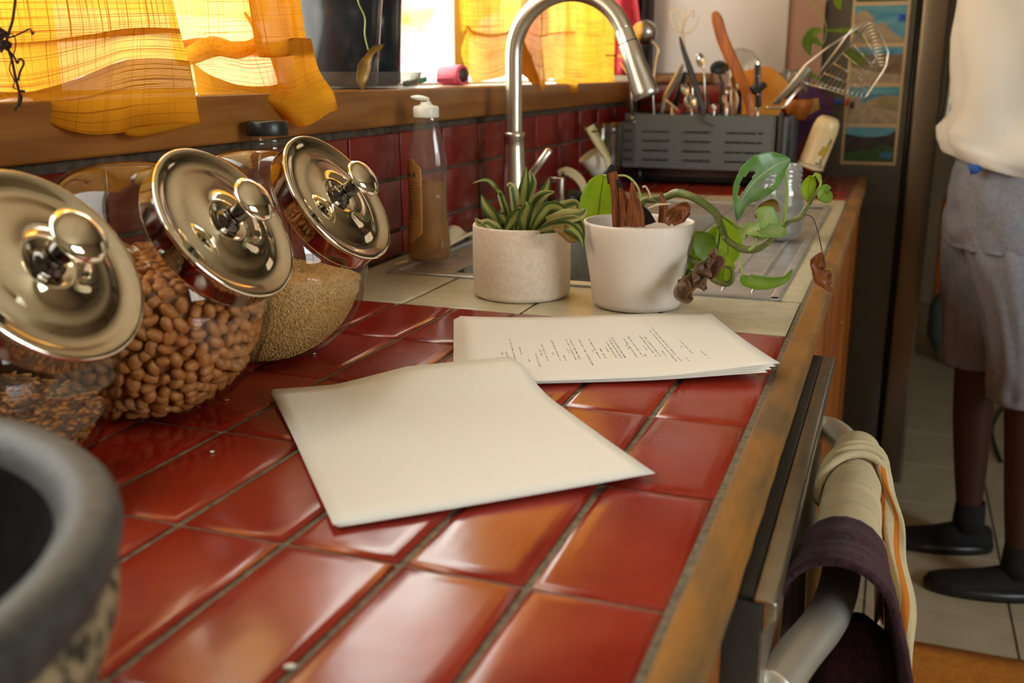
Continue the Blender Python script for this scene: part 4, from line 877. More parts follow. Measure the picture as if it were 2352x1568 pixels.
# second stem looping low and withered leaves
obj('low_stem', MB().tube(path_px([(1560,575,yv-.01), (1590,598,yv-.02), (1620,612,yv-.03), (1635,640,yv-.03), (1665,652,yv-.03), (1680,645,yv-.03), (1682,620,yv-.03), (1660,612,yv-.03), (1635,625,yv-.03)]), [.0035, .0035, .0034, .0032, .0032, .003, .002, .0014, .0008], 9, smooth=5), 'stem', vn)
hleaf([(1643,570,yv-.04), (1640,590,yv-.05), (1648,605,yv-.05), (1630,640,yv-.05)], [.001, .006, .011, .002], 'dry_grey', twist=.5, cup=.7, ripple=.35)
hleaf([(1635,590,yv-.05), (1610,615,yv-.06), (1600,640,yv-.06), (1618,668,yv-.06)], [.002, .010, .012, .003], 'dry_grey', twist=-.4, cup=.8, ripple=.4)
hleaf([(1610,640,yv-.06), (1585,655,yv-.07), (1572,675,yv-.07), (1590,690,yv-.07)], [.003, .010, .010, .003], 'dry_grey', twist=.3, cup=.9, ripple=.3)
hleaf([(1565,640,yv-.06), (1575,660,yv-.07), (1568,685,yv-.07)], [.003, .007, .004], 'dry_grey', twist=.3, cup=.9, ripple=.3)
# leaf litter in the pot
hleaf([(1520,512,.66), (1523,480,.665), (1520,455,.67), (1518,440,.67)], [.005, .005, .003, .0003], 'dry', cup=.6)
hleaf([(1530,515,.655), (1548,492,.66), (1572,480,.66), (1568,505,.655)], [.003, .008, .007, .001], 'dry', cup=.6, ripple=.3)
hleaf([(1545,515,.655), (1565,500,.658), (1585,488,.66)], [.002, .006, .001], 'dry', cup=.4)
hleaf([(1488,478,.66), (1510,470,.66), (1540,468,.66)], [.0008, .0012, .0006], 'sponge')
# brown leaf hanging past the edge
hleaf([(1889,580,yv-.05), (1880,600,yv-.05), (1876,620,yv-.05), (1886,640,yv-.055), (1898,660,yv-.055)], [.0012, .0085, .0065, .0105, .0080], 'dry', cup=.5, twist=(.5, -.5), ripple=.25)
hleaf([(1895,655,yv-.055), (1905,664,yv-.055), (1914,668,yv-.055)], [.004, .003, .0005], 'dry')

# mason jar ---------------------------------------------------------
jx, jy, jz = -.083, 1.262, .9092
mj = thing('screw_top_jar', 'open glass jar of water standing on the draining board behind the vine', 'jar', (jx, jy, jz))
obj('glass_body', MB().lathe([(0, jz+.001), (.030, jz+.001), (.035, jz+.004), (.0375, jz+.010), (.0385, jz+.02), (.0385, jz+.075), (.0375, jz+.083), (.033, jz+.092), (.0325, jz+.095), (.0345, jz+.0975), (.0325, jz+.100), (.0325, jz+.1025), (.0345, jz+.105), (.0325, jz+.1075), (.0325, jz+.110), (.0342, jz+.1125), (.0325, jz+.115), (.0325, jz+.122), (.0315, jz+.1235), (.0305, jz+.122), (.0305, jz+.095), (.0355, jz+.082), (.0365, jz+.02), (.034, jz+.008), (0, jz+.007)], (jx, jy, 0), n=48), 'jar_glass', mj)
o = obj('water', MB().lathe([(0, jz+.0085), (.033, jz+.0095), (.0358, jz+.02), (.0358, jz+.078), (0, jz+.078)], (jx, jy, 0), n=40), 'water'); tag(o, 'water standing in the open glass jar on the draining board', 'water')
lv = thing('cutting', 'withered pale leaf steeping inside the glass jar on the draining board', 'leaf', (jx, jy, jz+.03))
obj('leaf', ribbon(MB(), [V(jx-.018, jy-.01, jz+.035), V(jx-.02, jy-.015, jz+.055), V(jx, jy-.015, jz+.07), V(jx+.015, jy-.01, jz+.055)], [.002, .009, .010, .003], cup=.4, ripple=.3), 'leaf_pale', lv, solid=.0005)
obj('dry_tip', ribbon(MB(), [V(jx, jy-.012, jz+.075), V(jx+.012, jy-.012, jz+.065), V(jx+.016, jy-.01, jz+.045)], [.003, .007, .001], cup=.4, ripple=.4), 'dry_yellow', lv, solid=.0005)

# ================================================================== DISH SOAP
sx_, sy_ = -.5335, .858
ds = thing('soap_bottle', 'clear squeeze bottle of amber dish soap with open white cap by the splashback', 'bottle', (sx_, sy_, ZC))
H0 = .9140
prof = [(0, 0), (.024, 0), (.0300, .003), (.0318, .010), (.0318, .022), (.0300, .040), (.0280, .060), (.0272, .085), (.0275, .110), (.0285, .128), (.0275, .148), (.0240, .166), (.0205, .180), (.0180, .192), (.0160, .198), (.0150, .202), (.0150, .206)]
refv = _R
obj('bottle_wall', MB().lathe([(r, H0+h) for r, h in prof], (sx_, sy_, 0), n=48, sy=.66, ref=refv), 'bottle', ds)
obj('liquid', MB().lathe([(max(r-.0015, 0), H0+h+.002) for r, h in prof if h <= .112]+[(0, H0+.114)], (sx_, sy_, 0), n=40, sy=.64, ref=refv), 'soap', ds)
obj('cap', MB().lathe([(.0152, .203), (.0178, .203), (.0180, .204), (.0180, .216), (.0165, .2185), (.0100, .2195), (.008, .2215), (.0075, .224), (0, .2245)], (sx_, sy_, H0), n=36), 'white_plastic', ds)
mb = MB(); c_ = V(sx_, sy_, H0+.2295)-_R*.008
def flip(u, v):
    a, b = u*2*PI, (v-.5)*PI; p = V(math.cos(b)*math.cos(a)*.0140, math.cos(b)*math.sin(a)*.009, math.sin(b)*.0036)
    return c_+_R*(p.x*.97)+V(0, 0, -p.x*.10)+_F.cross(_R).normalized()*0+V(-_R.y, _R.x, 0)*p.y+V(0, 0, p.z)
mb.grid(flip, 20, 10, closeu=True); mb.beam(V(sx_, sy_, H0+.218)+_R*.006, V(sx_, sy_, H0+.2275)+_R*.002, .010, .004)
obj('flip_lid', mb, 'white_plastic', ds)
def on_bottle(a, h, e=.0004):
    import bisect
    for (r0, h0), (r1, h1) in zip(prof, prof[1:]):
        if h0 <= h <= h1 and h1 > h0: r = r0+(r1-r0)*(h-h0)/(h1-h0); break
    t = V(-_R.y, _R.x, 0); return V(sx_, sy_, H0+h)+_R*((r+e)*math.cos(a))+t*((r*.66+e)*math.sin(a))
A0, A1 = PI*1.00, PI*1.42
mb = MB(); mb.grid(lambda u, v: on_bottle(A0+(A1-A0)*(.5+(u-.5)*min(1, 3.2*math.sin(PI*min(.97, max(.03, v))))), .028+.118*v), 12, 24)
lab = obj('label', mb, 'label', ds, solid=.0003, label='amber label printed with small dark lines')
mb = MB()
for k in range(13):
    h = .062+k*.0042; a = A0+.15
    while a < A1-.2:
        q = .05+.07*R.random(); mb.poly([on_bottle(a, h, .001), on_bottle(min(a+q, A1-.12), h, .001), on_bottle(min(a+q, A1-.12), h+.0011, .001), on_bottle(a, h+.0011, .001)]); a += q+.03
for k in range(3):
    a = A0+.2+k*.32; mb.poly([on_bottle(a, .121, .001), on_bottle(a+.16, .121, .001), on_bottle(a+.16, .127, .001), on_bottle(a, .127, .001)])
obj('label_print', mb, 'ink', lab, smooth=False)['kind'] = 'stuff'
# things by the bottle
o = obj('dish_cloth', MB().grid(lambda u, v: V(-.588+.045*u, .945+.13*v, .912+.030*math.sin(PI*v)**.5*(1-u*.55)+.003*math.sin(u*9+v*6)), 14, 18), 'sponge', solid=.004)
tag(o, 'crumpled beige dish cloth lying behind the soap bottle', 'cloth')
o = obj('peel_strip', MB().beam(at(908, 606, z=ZC+.005), at(935, 598, z=ZC+.006), .006, .002), 'cream_tag', bevel=.0005); tag(o, 'short pale strip lying on the sink rim beside the soap bottle', 'strip')

# ================================================================== TAP
fx, fy = -.525, 1.19
tp = thing('kitchen_tap', 'satin nickel high arched tap with pull down spray head behind the pots', 'tap', (fx, fy, .9095))
obj('base_flange', MB().lathe([(0, .9095), (.028, .9095), (.028, .913), (.026, .916), (.022, .917)], (fx, fy, 0), n=32), 'nickel', tp)
obj('body', MB().lathe([(.0225, .915), (.0225, .955), (.0218, .985), (.0195, 1.020), (.0175, 1.055), (.0168, 1.070), (.0182, 1.071), (.0182, 1.078), (.0150, 1.079)], (fx, fy, 0), n=36), 'nickel', tp)
arc = [V(fx, fy, 1.07), V(fx, fy, 1.12), V(fx, fy, 1.17), V(fx, fy, 1.205)]
cx_, cz_, Ra = fx+.098, 1.205, .098
for k in range(1, 15):
    a = PI-(PI-math.radians(22))*k/14; arc.append(V(cx_+Ra*math.cos(a), fy, cz_+Ra*math.sin(a)))
obj('neck', MB().tube(arc, .0142, 24, smooth=3), 'nickel', tp)
e_ = arc[-1]; dd = V(.37, 0, -.93).normalized()
sh = obj('spray_head', MB().lathe([(.0142, -.004), (.0150, .0), (.0152, .018), (.0165, .020), (.0172, .050), (.0215, .100), (.0222, .106), (.0205, .110), (.017, .110), (.016, .107), (0, .107)], e_, dd, n=36), 'nickel', tp)
obj('grip_line', MB().lathe([(.0158, .0175), (.0163, .018), (.0163, .0190), (.0158, .0195)], e_, dd, n=36), 'dkgrey', sh)
obj('nozzle_face', MB().lathe([(.0165, .1085), (.0165, .1105), (0, .1105)], e_, dd, n=30), 'black', sh)
la, lb = V(fx+.018, fy-.004, .990), at(1262, 345, y=1.17)
obj('lever', MB().tube([la, la+(lb-la)*.3, lb], [.0072, .0062, .0062], 16), 'nickel', tp)
st = thing('filter_tap', 'small square chrome filter tap behind the striped plant', 'tap', (-.53, 1.37, .9095))
a = at(1255, 411, y=1.37); b = at(1288, 411, y=1.37); c = at(1292, 480, y=1.37)
obj('spout', MB().beam(V(a.x, 1.37, a.z), V(b.x+.005, 1.37, a.z), .010, .008), 'chrome_rough', st, bevel=.001)
obj('column', MB().box((b.x-.006, 1.363, .9095), (b.x+.006, 1.377, a.z+.004)), 'chrome_rough', st, bevel=.001)
obj('short_post', MB().lathe([(0, 0), (.014, 0), (.014, .004), (.011, .006), (.011, .030), (.012, .032), (0, .033)], (-.566, 1.30, .9095), n=20), 'nickel', st)

# ================================================================== CURTAINS
def drape(cols, rows_n=None, k=8, fold=0.0, fq=9.0, seed=0.0, nx=None):
    """cloth laid through a net of points: cols[i][j] = Vector, i across, j downwards"""
    nc, nr = len(cols), len(cols[0]); rows = []
    dn = []
    for c_ in cols: dn.append(spline([V(p) for p in c_], k)[0])
    m = len(dn[0]); net = [spline([dn[i][j] for i in range(nc)], k)[0] for j in range(m)]
    W_ = len(net[0])
    # arc length uv in metres
    us = [0.0]
    mid = net[m//2]
    for a, b in zip(mid, mid[1:]): us.append(us[-1]+(b-a).length*1.0)
    vs = [0.0]
    for j in range(1, m): vs.append(vs[-1]+(net[j][W_//2]-net[j-1][W_//2]).length)
    def fn(u, v):
        i, j = min(int(round(u*(W_-1))), W_-1), min(int(round(v*(m-1))), m-1); p = V(net[j][i])
        p.x += fold*noise.noise(V(p.y*fq+seed, p.z*.9, seed))
        return p
    mb = MB(); mb.grid(fn, W_-1, m-1)
    q = 0
    for j in range(m-1):
        for i in range(W_-1):
            mb.uv[q] = [(us[i], vs[j]), (us[i+1], vs[j]), (us[i+1], vs[j+1]), (us[i], vs[j+1])]; q += 1
    return mb
def cp(u, v, x): return at(u, v, x=x)
def up_(p, z=1.905, dy=0.0, x=-.63): return V(x, p.y+dy, z)
# near curtain: flops over the sill
cu = thing('curtain', 'sheer yellow curtain above the peanut jar, its wide hem hanging over the sill', 'curtain', (-.62, .25, 1.155))
colsA = []
spec = [  # (top px, band px, x of band)
    ((-420, 0), (-400, 205), -.63), ((-250, 0), (-235, 190), -.60), ((-120, 0), (-110, 205), -.615), ((5, 0), (45, 213), -.600), ((100, 0), (110, 203), -.590), ((200, 0), (200, 172), -.574), ((290, 0), (272, 142), -.568), ((345, 0), (350, 133), -.571), ((402, 0), (436, 140), -.562)]
for (a, b, x) in spec:
    t_ = cp(a[0], a[1], x-.012); m_ = cp((a[0]+b[0])/2-4, (a[1]+b[1])/2, x-.004); colsA.append([up_(t_, dy=.0), V(-.625, t_.y, 1.55), t_, m_, cp(b[0], b[1], x)])
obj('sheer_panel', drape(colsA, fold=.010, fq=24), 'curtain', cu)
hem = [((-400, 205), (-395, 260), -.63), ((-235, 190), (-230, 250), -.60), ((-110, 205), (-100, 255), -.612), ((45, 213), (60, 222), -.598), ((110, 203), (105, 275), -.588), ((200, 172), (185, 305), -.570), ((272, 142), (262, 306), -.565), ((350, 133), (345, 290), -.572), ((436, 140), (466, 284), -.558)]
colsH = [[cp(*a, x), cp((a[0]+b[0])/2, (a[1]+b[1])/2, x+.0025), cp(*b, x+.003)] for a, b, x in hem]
obj('hem_band', drape(colsH, fold=.009, fq=24), 'curtain_hem_shade', cu)
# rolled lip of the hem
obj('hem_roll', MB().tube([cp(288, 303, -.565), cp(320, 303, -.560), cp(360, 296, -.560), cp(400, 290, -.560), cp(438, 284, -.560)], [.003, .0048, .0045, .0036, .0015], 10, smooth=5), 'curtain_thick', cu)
# middle curtain: pale fold on the sill and a thick bunch tumbling over it
cv = thing('curtain', 'yellow curtain bunched between the black pots and the hemmed curtain, spilling over the sill', 'curtain', (-.62, .55, 1.155))
specB = [((395, 0), (430, 100), (450, 215), -.64), ((440, 0), (470, 90), (500, 208), -.655), ((500, 0), (540, 110), (560, 210), -.67), ((545, 0), (580, 110), (610, 215), -.66), ((590, 0), (640, 110), (650, 200), -.64)]
cols = [[up_(cp(*a, x)), cp(*a, x), cp(*b, x+.01), cp(*c, x+.03)] for a, b, c, x in specB]
obj('sheer_panel', drape(cols, fold=.022, fq=18, seed=4), 'curtain_lit', cv)
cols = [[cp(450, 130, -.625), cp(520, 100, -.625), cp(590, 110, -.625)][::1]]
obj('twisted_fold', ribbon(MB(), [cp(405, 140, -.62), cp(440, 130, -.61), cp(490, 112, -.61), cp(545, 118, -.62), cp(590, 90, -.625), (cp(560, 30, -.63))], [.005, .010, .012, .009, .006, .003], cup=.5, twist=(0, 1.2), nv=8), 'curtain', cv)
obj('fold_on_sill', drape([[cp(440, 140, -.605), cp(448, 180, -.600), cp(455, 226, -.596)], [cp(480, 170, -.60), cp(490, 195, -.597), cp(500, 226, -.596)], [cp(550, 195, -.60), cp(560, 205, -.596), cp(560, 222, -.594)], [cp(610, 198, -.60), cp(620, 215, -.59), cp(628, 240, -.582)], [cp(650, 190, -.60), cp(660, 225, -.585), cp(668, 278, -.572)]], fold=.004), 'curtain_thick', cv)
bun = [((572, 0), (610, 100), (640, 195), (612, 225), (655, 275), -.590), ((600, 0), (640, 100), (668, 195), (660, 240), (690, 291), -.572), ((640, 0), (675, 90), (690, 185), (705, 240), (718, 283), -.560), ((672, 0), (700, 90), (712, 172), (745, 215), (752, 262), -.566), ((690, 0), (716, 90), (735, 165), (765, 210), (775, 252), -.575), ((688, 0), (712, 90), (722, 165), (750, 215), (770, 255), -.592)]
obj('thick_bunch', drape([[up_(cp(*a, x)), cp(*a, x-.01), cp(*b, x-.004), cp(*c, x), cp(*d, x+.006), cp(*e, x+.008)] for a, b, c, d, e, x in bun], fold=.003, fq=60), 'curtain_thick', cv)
# right curtain
cw = thing('curtain', 'bright yellow curtain gathered behind the arch of the tap', 'curtain', (-.64, 1.8, 1.155))
specC = [((1052, 0), (1068, 60), (1065, 120), (1082, 190), -.66), ((1095, 0), (1105, 80), (1108, 140), (1110, 186), -.665), ((1150, 0), (1148, 80), (1140, 130), (1148, 178), -.655), ((1205, 0), (1200, 70), (1190, 120), (1200, 168), -.65), ((1245, 0), (1240, 90), (1235, 150), (1238, 207), -.59), ((1275, 0), (1270, 80), (1262, 130), (1270, 180), -.60), ((1320, 0), (1310, 80), (1308, 150), (1312, 213), -.585), ((1350, 0), (1352, 90), (1356, 150), (1358, 205), -.60), ((1385, 0), (1390, 90), (1398, 140), (1408, 212), -.585), ((1412, 0), (1410, 90), (1410, 150), (1412, 200), -.59)]
obj('gathered_panel', drape([[up_(cp(*a, x), dy=0, x=-.64), cp(*a, x-.02), cp(*b, x-.01), cp(*c, x), cp(*d, x+.004)] for a, b, c, d, x in specC], fold=.02, fq=13, seed=9), 'curtain', cw)
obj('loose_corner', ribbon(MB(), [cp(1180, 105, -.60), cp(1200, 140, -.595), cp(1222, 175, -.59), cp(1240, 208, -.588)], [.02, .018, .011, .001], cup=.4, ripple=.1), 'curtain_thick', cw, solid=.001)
rod = obj('curtain_rod', MB().tube([V(-.64, -.7, 1.915), V(-.64, 2.33, 1.915)], .006, 12), 'black'); tag(rod, 'thin black rod across the windows carrying the curtains', 'rod')

# ================================================================== ON THE SILL
sauc = obj('clear_saucer', MB().lathe([(0, 1.1562), (.108, 1.1562), (.112, 1.1580), (.120, 1.1785), (.1205, 1.1790), (.119, 1.1790), (.1110, 1.1592), (.106, 1.158), (0, 1.158)], (-.683, .925, 0), n=64, sx=.8, sy=1.05), 'clear_plastic')
tag(sauc, 'clear plastic saucer on the sill under the two black pots', 'saucer')
def black_pot(cx, cy, r0, r1, h, label, z0=1.1590):
    t = thing('black_pot', label, 'pot', (cx, cy, z0), 'black pots on the sill')
    obj('pot_wall', MB().lathe([(0, z0), (r0-.004, z0), (r0, z0+.004), (r0+(r1-r0)*.5, z0+h*.5), (r1, z0+h-.02), (r1+.004, z0+h-.018), (r1+.005, z0+h), (r1-.002, z0+h), (r1-.004, z0+h-.02), (r0-.004, z0+.01), (0, z0+.008)], (cx, cy, 0), n=56), 'black_gloss', t)
    obj('soil', MB().lathe([(r1-.006, z0+h-.03), (0, z0+h-.022)], (cx, cy, 0), n=24), 'soil', t)
black_pot(-.672, .868, .052, .070, .20, 'glossy black pot on the sill, the nearer of two, beside the bunched curtain')
black_pot(-.697, 1.002, .048, .056, .19, 'matt black pot on the sill, the farther of two in the clear saucer', 1.1592)
vy = thing('hanging_vine', 'thin yellowed vine with a dry curled leaf hanging down the black pots', 'vine', (-.60, .93, 1.16))
obj('stem', MB().tube([cp(822, -60, -.60), cp(822, 0, -.60), cp(838, 40, -.60), cp(838, 80, -.60), cp(846, 115, -.60)], .0010, 7, smooth=5), 'stem_pale', vy)
obj('leaf', ribbon(MB(), [cp(880, 102, -.60), cp(866, 115, -.60), cp(848, 132, -.60), cp(838, 160, -.60), cp(832, 185, -.60), cp(833, 208, -.60)], [.003, .006, .006, .009, .008, .001], cup=.5, twist=(.5, -.3), ripple=.25), 'dry_yellow', vy, solid=.0005)
gl = thing('potted_greenery', 'green leafy plant growing out of the nearer black pot', 'plant', (-.672, .868, 1.34))
rg = random.Random(4)
for k in range(4):
    a = rg.uniform(1.2, 2.8)*1.3; L_ = rg.uniform(.05, .08); b0 = V(-.672, .868, 1.335); tipp = b0+V(math.cos(a)*L_, math.sin(a)*L_, rg.uniform(.04, .12)); mdp = (b0+tipp)/2+V(0, 0, .03)
    obj('leaf', ribbon(MB(), [b0, mdp, tipp+V(0, 0, .01), tipp+V(math.cos(a)*.03, math.sin(a)*.03, -.02)], [.001, .006, .020, .001], side=(math.sin(a), -math.cos(a), 0), cup=.2), 'leaf_mid', gl, solid=.0005)
obj('leaf', ribbon(MB(), [V(-.66, .84, 1.34), cp(690, -40, -.62), cp(672, -5, -.60), cp(640, 6, -.595)], [.002, .008, .010, .001], cup=.4), 'leaf_mid', gl, solid=.0005)
tw = thing('dry_twig_vine', 'dead dark twig vine dangling before the sheer curtain at the picture edge', 'vine', (-.555, .15, 1.155))
X_ = -.550
def twg(pts, r): obj('twig', MB().tube([cp(a, b, X_) for a, b in pts], r, 6, smooth=4), 'twig', tw)
twg([(42, -60), (34, 10), (28, 50), (16, 90), (20, 115), (28, 140), (35, 175), (44, 212), (43, 235), (34, 252)], .0011)
twg([(14, 88), (35, 82), (52, 74), (66, 67), (72, 70), (74, 78), (79, 74)], .0007); twg([(16, 76), (30, 80), (36, 95), (34, 115), (30, 128)], .0005)
twg([(22, 118), (32, 130), (40, 145), (44, 136), (52, 138), (54, 148), (46, 165), (42, 185)], .0009); twg([(25, 142), (22, 160), (30, 178), (33, 190), (30, 200), (38, 205)], .0005)
twg([(44, 212), (50, 225), (44, 245)], .0008); twg([(46, 209), (56, 210)], .0011); twg([(0, 112), (15, 113), (28, 132)], .0007)
for (a, b, s_) in ((4, 68, .006), (8, 80, .006), (4, 88, .005), (10, 100, .005), (20, 106, .0035), (8, 108, .004), (3, 113, .003)):
    obj('withered_leaf', ribbon(MB(), [cp(a-s_*700, b-6, X_), cp(a, b, X_), cp(a+s_*900, b+5, X_+.002)], [s_*.3, s_*.8, s_*.2], cup=.8, ripple=.6, twist=a*.3), 'twig', tw, solid=.0008)
tm = thing('sewing_roll', 'small pink roll with grey end cap lying on the sill beside the gathered curtain', 'roll', (-.60, 1.2, 1.156))
c_ = at(1064, 175, x=-.615); c_.z = 1.1735; ax = V(1, -.25, 0).normalized()
obj('barrel', MB().lathe([(0, -.045), (.0170, -.045), (.0175, -.043), (.0175, -.004), (.0165, 0), (.0120, .001), (.0118, -.001), (0, -.001)], c_, ax, n=32), 'pink_plastic', tm)
obj('end_cap', MB().lathe([(.0115, -.001), (.0115, .001), (0, .0015)], c_, ax, n=28), 'dkgrey', tm, label='grey end cap')
o = obj('pink_wrap', MB().box(at(1002, 189, x=-.63), at(1046, 178, x=-.60), rot=Matrix.Rotation(.1, 3, 'Z')), 'pink_plastic', bevel=.001); tag(o, 'thin pink packet lying behind the pink roll on the sill', 'packet')
p_ = at(955, 190, x=-.61); p_.z = 1.156
o = obj('green_peg', MB().beam(p_+V(0, -.035, .005), p_+V(.0, .03, .012), .012, .008), 'green_plastic', bevel=.002); tag(o, 'small green peg lying on the sill beside the clear saucer', 'peg')

# ================================================================== DISH RACK
yr = 1.995
rk = thing('dish_rack', 'black wire dish rack with slate grey slotted caddy hung on its front', 'rack', (-.35, 2.15, ZC))
zt_, zb_ = 1.079, .953; xa, xb = -.553, -.170
# slotted front: rows of bars around the slots
def slot_panel(P0, P1, zlo, zhi, slots, zs, th=.004):
    """P0-P1: foot line; slots: (a, b) fractions along it; zs: slot heights"""
    mb = MB(); D = P1-P0; nrm_ = V(-D.y, D.x, 0).normalized()*th
    def bx_(a, b, z0, z1_):
        p, q = P0+D*a, P0+D*b; mb.prism([V(p.x, p.y, z0), V(q.x, q.y, z0), V(q.x, q.y, z1_), V(p.x, p.y, z1_)], nrm_)
    hs = .0021; zc_ = [zlo]+[z for s in zs for z in (s-hs, s+hs)]+[zhi]
    for k in range(0, len(zc_), 2): bx_(0, 1, zc_[k], zc_[k+1])
    for s in zs:
        ed = [0]+[e for ab in slots for e in ab]+[1]
        for k in range(0, len(ed), 2): bx_(ed[k], ed[k+1], s-hs, s+hs)
    return mb
zs = [.9720, .9940, 1.0170, 1.0390]
P0, P1 = V(-.508, yr, 0), V(-.172, yr, 0)
cad = obj('caddy_front', slot_panel(P0, P1, zb_+.004, zt_, [(.055, .245), (.345, .545), (.645, .905)], zs), 'grey_plastic', rk, smooth=False)
obj('caddy_wing', slot_panel(V(-.553, yr+.012, 0), V(-.508, yr, 0), zb_+.012, zt_-.020, [(.22, .80)], zs), 'grey_plastic', cad, smooth=False)
mb = MB(); mb.box((-.553, yr+.010, zb_), (-.172, yr+.075, zb_+.004)); mb.box((-.553, yr+.071, zb_), (-.172, yr+.075, zt_)); mb.box((-.176, yr, zb_), (-.172, yr+.075, zt_)); mb.box((-.553, yr+.010, zb_), (-.549, yr+.075, zt_-.02))
for q in (-.44, -.33, -.25): mb.box((q, yr+.004, zb_), (q+.002, yr+.071, zt_-.01))
mb.beam((-.553, yr+.004, zb_+.006), (-.172, yr-.002, zb_+.004), .012, .010)
obj('caddy_box', mb, 'grey_plastic', cad, smooth=False)
mb = MB()
for q in (.565, .535, .505, .475):
    pass
zf0 = ZC+.004
def wire(pts, r=.0028, sm=0): mbw.tube(pts, r, 8, smooth=sm)
mbw = MB()
for x in (-.555, -.163):
    wire([V(x, 2.08, zf0), V(x, 2.08, 1.075), V(x, 2.36, 1.075), V(x, 2.36, zf0)])
wire([V(-.555, 2.08, 1.07), V(-.163, 2.08, 1.07)]); wire([V(-.555, 2.36, 1.07), V(-.163, 2.36, 1.07)]); wire([V(-.555, 2.08, .955), V(-.163, 2.08, .955)])
for k in range(14): wire([V(-.54+k*.0277, 2.08, .957), V(-.54+k*.0277, 2.36, .957)], .0016)
obj('wire_frame', mbw, 'black', rk)
obj('corner_post', MB().box((-.170, 1.985, .912), (-.1615, 2.0, 1.088)), 'dkgrey', rk, bevel=.001)
obj('side_rail', MB().box((-.1600, 1.995, .930), (-.1540, 2.35, 1.075)), 'grey_plastic', rk, bevel=.001)
obj('front_leg', MB().lathe([(0, 0), (.008, 0), (.008, .045), (0, .045)], (-.505, 2.03, ZC), n=14), 'black', rk); obj('front_leg', MB().lathe([(0, 0), (.008, 0), (.008, .045), (0, .045)], (-.20, 2.03, ZC), n=14), 'black', rk)
obj('rack_shadow_tray', MB().box((-.545, 2.06, ZC+.003), (-.175, 2.37, ZC+.018)), 'black', rk, bevel=.004)  # black tray box fills in the shadow area under the rack
a, b = at(1757, 247, y=2.0), at(1798, 247, y=2.0)
obj('chrome_rail', MB().tube([a, b, at(1805, 240, y=2.0), at(1835, 204, y=2.02), at(1845, 202, y=2.05), at(1855, 210, y=2.1)], .0035, 10, smooth=4), 'chrome_rough', rk)

yU = 2.035
def U(u, v, y=yU): return at(u, v, y=y)
def utensil(name, label, cat, base, group='utensils in the dish rack caddy'): return thing(name, label, cat, base, group)
zfoot = zb_+.006
def foot(u, y=yU): p = U(u, 262, y); return V(p.x, y, zfoot+.002)
# whisk-like holder of white wire
t = utensil('wire_whisk', 'white wire balloon of a whisk standing tallest beside the tap head', 'whisk', foot(1590))
obj('handle', MB().tube([foot(1600), U(1590, 200), U(1578, 150), U(1568, 78)], [.003, .003, .0025, .0018], 8), 'chrome_rough', t)
for pts in ([(1568, 76), (1545, 60), (1540, 28), (1556, 26), (1558, 45), (1566, 74)], [(1566, 76), (1569, 45), (1571, 24), (1574, 45), (1568, 76)], [(1568, 76), (1584, 74), (1600, 55), (1603, 36)], [(1566, 60), (1590, 24), (1593, 40)]):
    obj('wire', MB().tube([U(a, b, yU+(.0 if k % 2 else .006)) for k, (a, b) in enumerate(pts)], .0021, 7, smooth=4), 'white_plastic', t)
t = utensil('spatula', 'dark grey spatula leaning with its slim end up in front of the whisk', 'spatula', foot(1622, 1.990))
mid = [U(1562, 84, 1.992), U(1568, 110, 1.992), U(1585, 160, 1.992), U(1600, 205, 1.991), U(1612, 245, 1.990), U(1618, 262, 1.990)]
obj('handle', ribbon(MB(), mid, [.0020, .0050, .0072, .0075, .0055, .0040], nv=3, cup=.0), 'dkgrey', t, solid=.004)
obj('blade', ribbon(MB(), [U(1618, 256, 1.989), U(1612, 275, 1.985), U(1640, 290, 1.984)], [.004, .002, .001], nv=2), 'dkgrey', t, solid=.002)
# wooden spatula
t = utensil('wooden_spoon', 'long orange wooden spatula standing tallest in the rack', 'spatula', foot(1725))
obj('blade_and_handle', ribbon(MB(), [U(1640, 27), U(1647, 45), U(1660, 90), U(1682, 140), U(1703, 185), U(1718, 225), U(1728, 268)], [.0045, .0125, .0135, .0135, .0120, .0100, .0085], nv=4, cup=0), 'orange_wood', t, solid=.007)
# spoons
def spoon(u, v, w_, h_, fu, label, tilt=0.0, y=yU, mat='chrome_rough'):
    t = utensil('spoon', label, 'spoon', foot(fu, y)); c_ = U(u, v, y); n_ = -_F
    sd = _R*math.cos(tilt)+_U*math.sin(tilt); up2 = _U*math.cos(tilt)-_R*math.sin(tilt)
    def fn(a, b):
        r = b; th = a*2*PI; return c_+sd*(math.cos(th)*r*w_)+up2*(math.sin(th)*r*h_)+_F*(.006*(1-r*r))
    obj('bowl', MB().grid(fn, 24, 6, closeu=True), mat, t, solid=.0012)
    obj('handle', MB().tube([c_-up2*h_*.97, c_-up2*h_*1.8, foot(fu, y)], [.0022, .0020, .0032], 8), mat, t)
spoon(1609, 138, .0115, .0185, 1630, 'bright oval spoon standing between the spatula and the black strainer', .25, 2.03)
spoon(1586, 232, .0150, .0165, 1592, 'round silver spoon bowl low in the caddy behind the tap head', .1, 2.01)
spoon(1574, 205, .0090, .0150, 1580, 'small dull spoon above the round silver spoon', .3, 2.05)
spoon(1688, 192, .0130, .0195, 1680, 'dull spoon leaning against the wooden spatula', .2, 2.04)
spoon(1640, 245, .0045, .0060, 1640, 'tiny bright measuring spoon near the caddy rim', 0, 2.0)
spoon(1740, 250, .0050, .0055, 1742, 'tiny bright spoon tip under the black handled tool', 0, 2.0)
spoon(1665, 230, .0050, .0120, 1660, 'narrow fork shaped spoon in front of the black strainer', .2, 2.01)
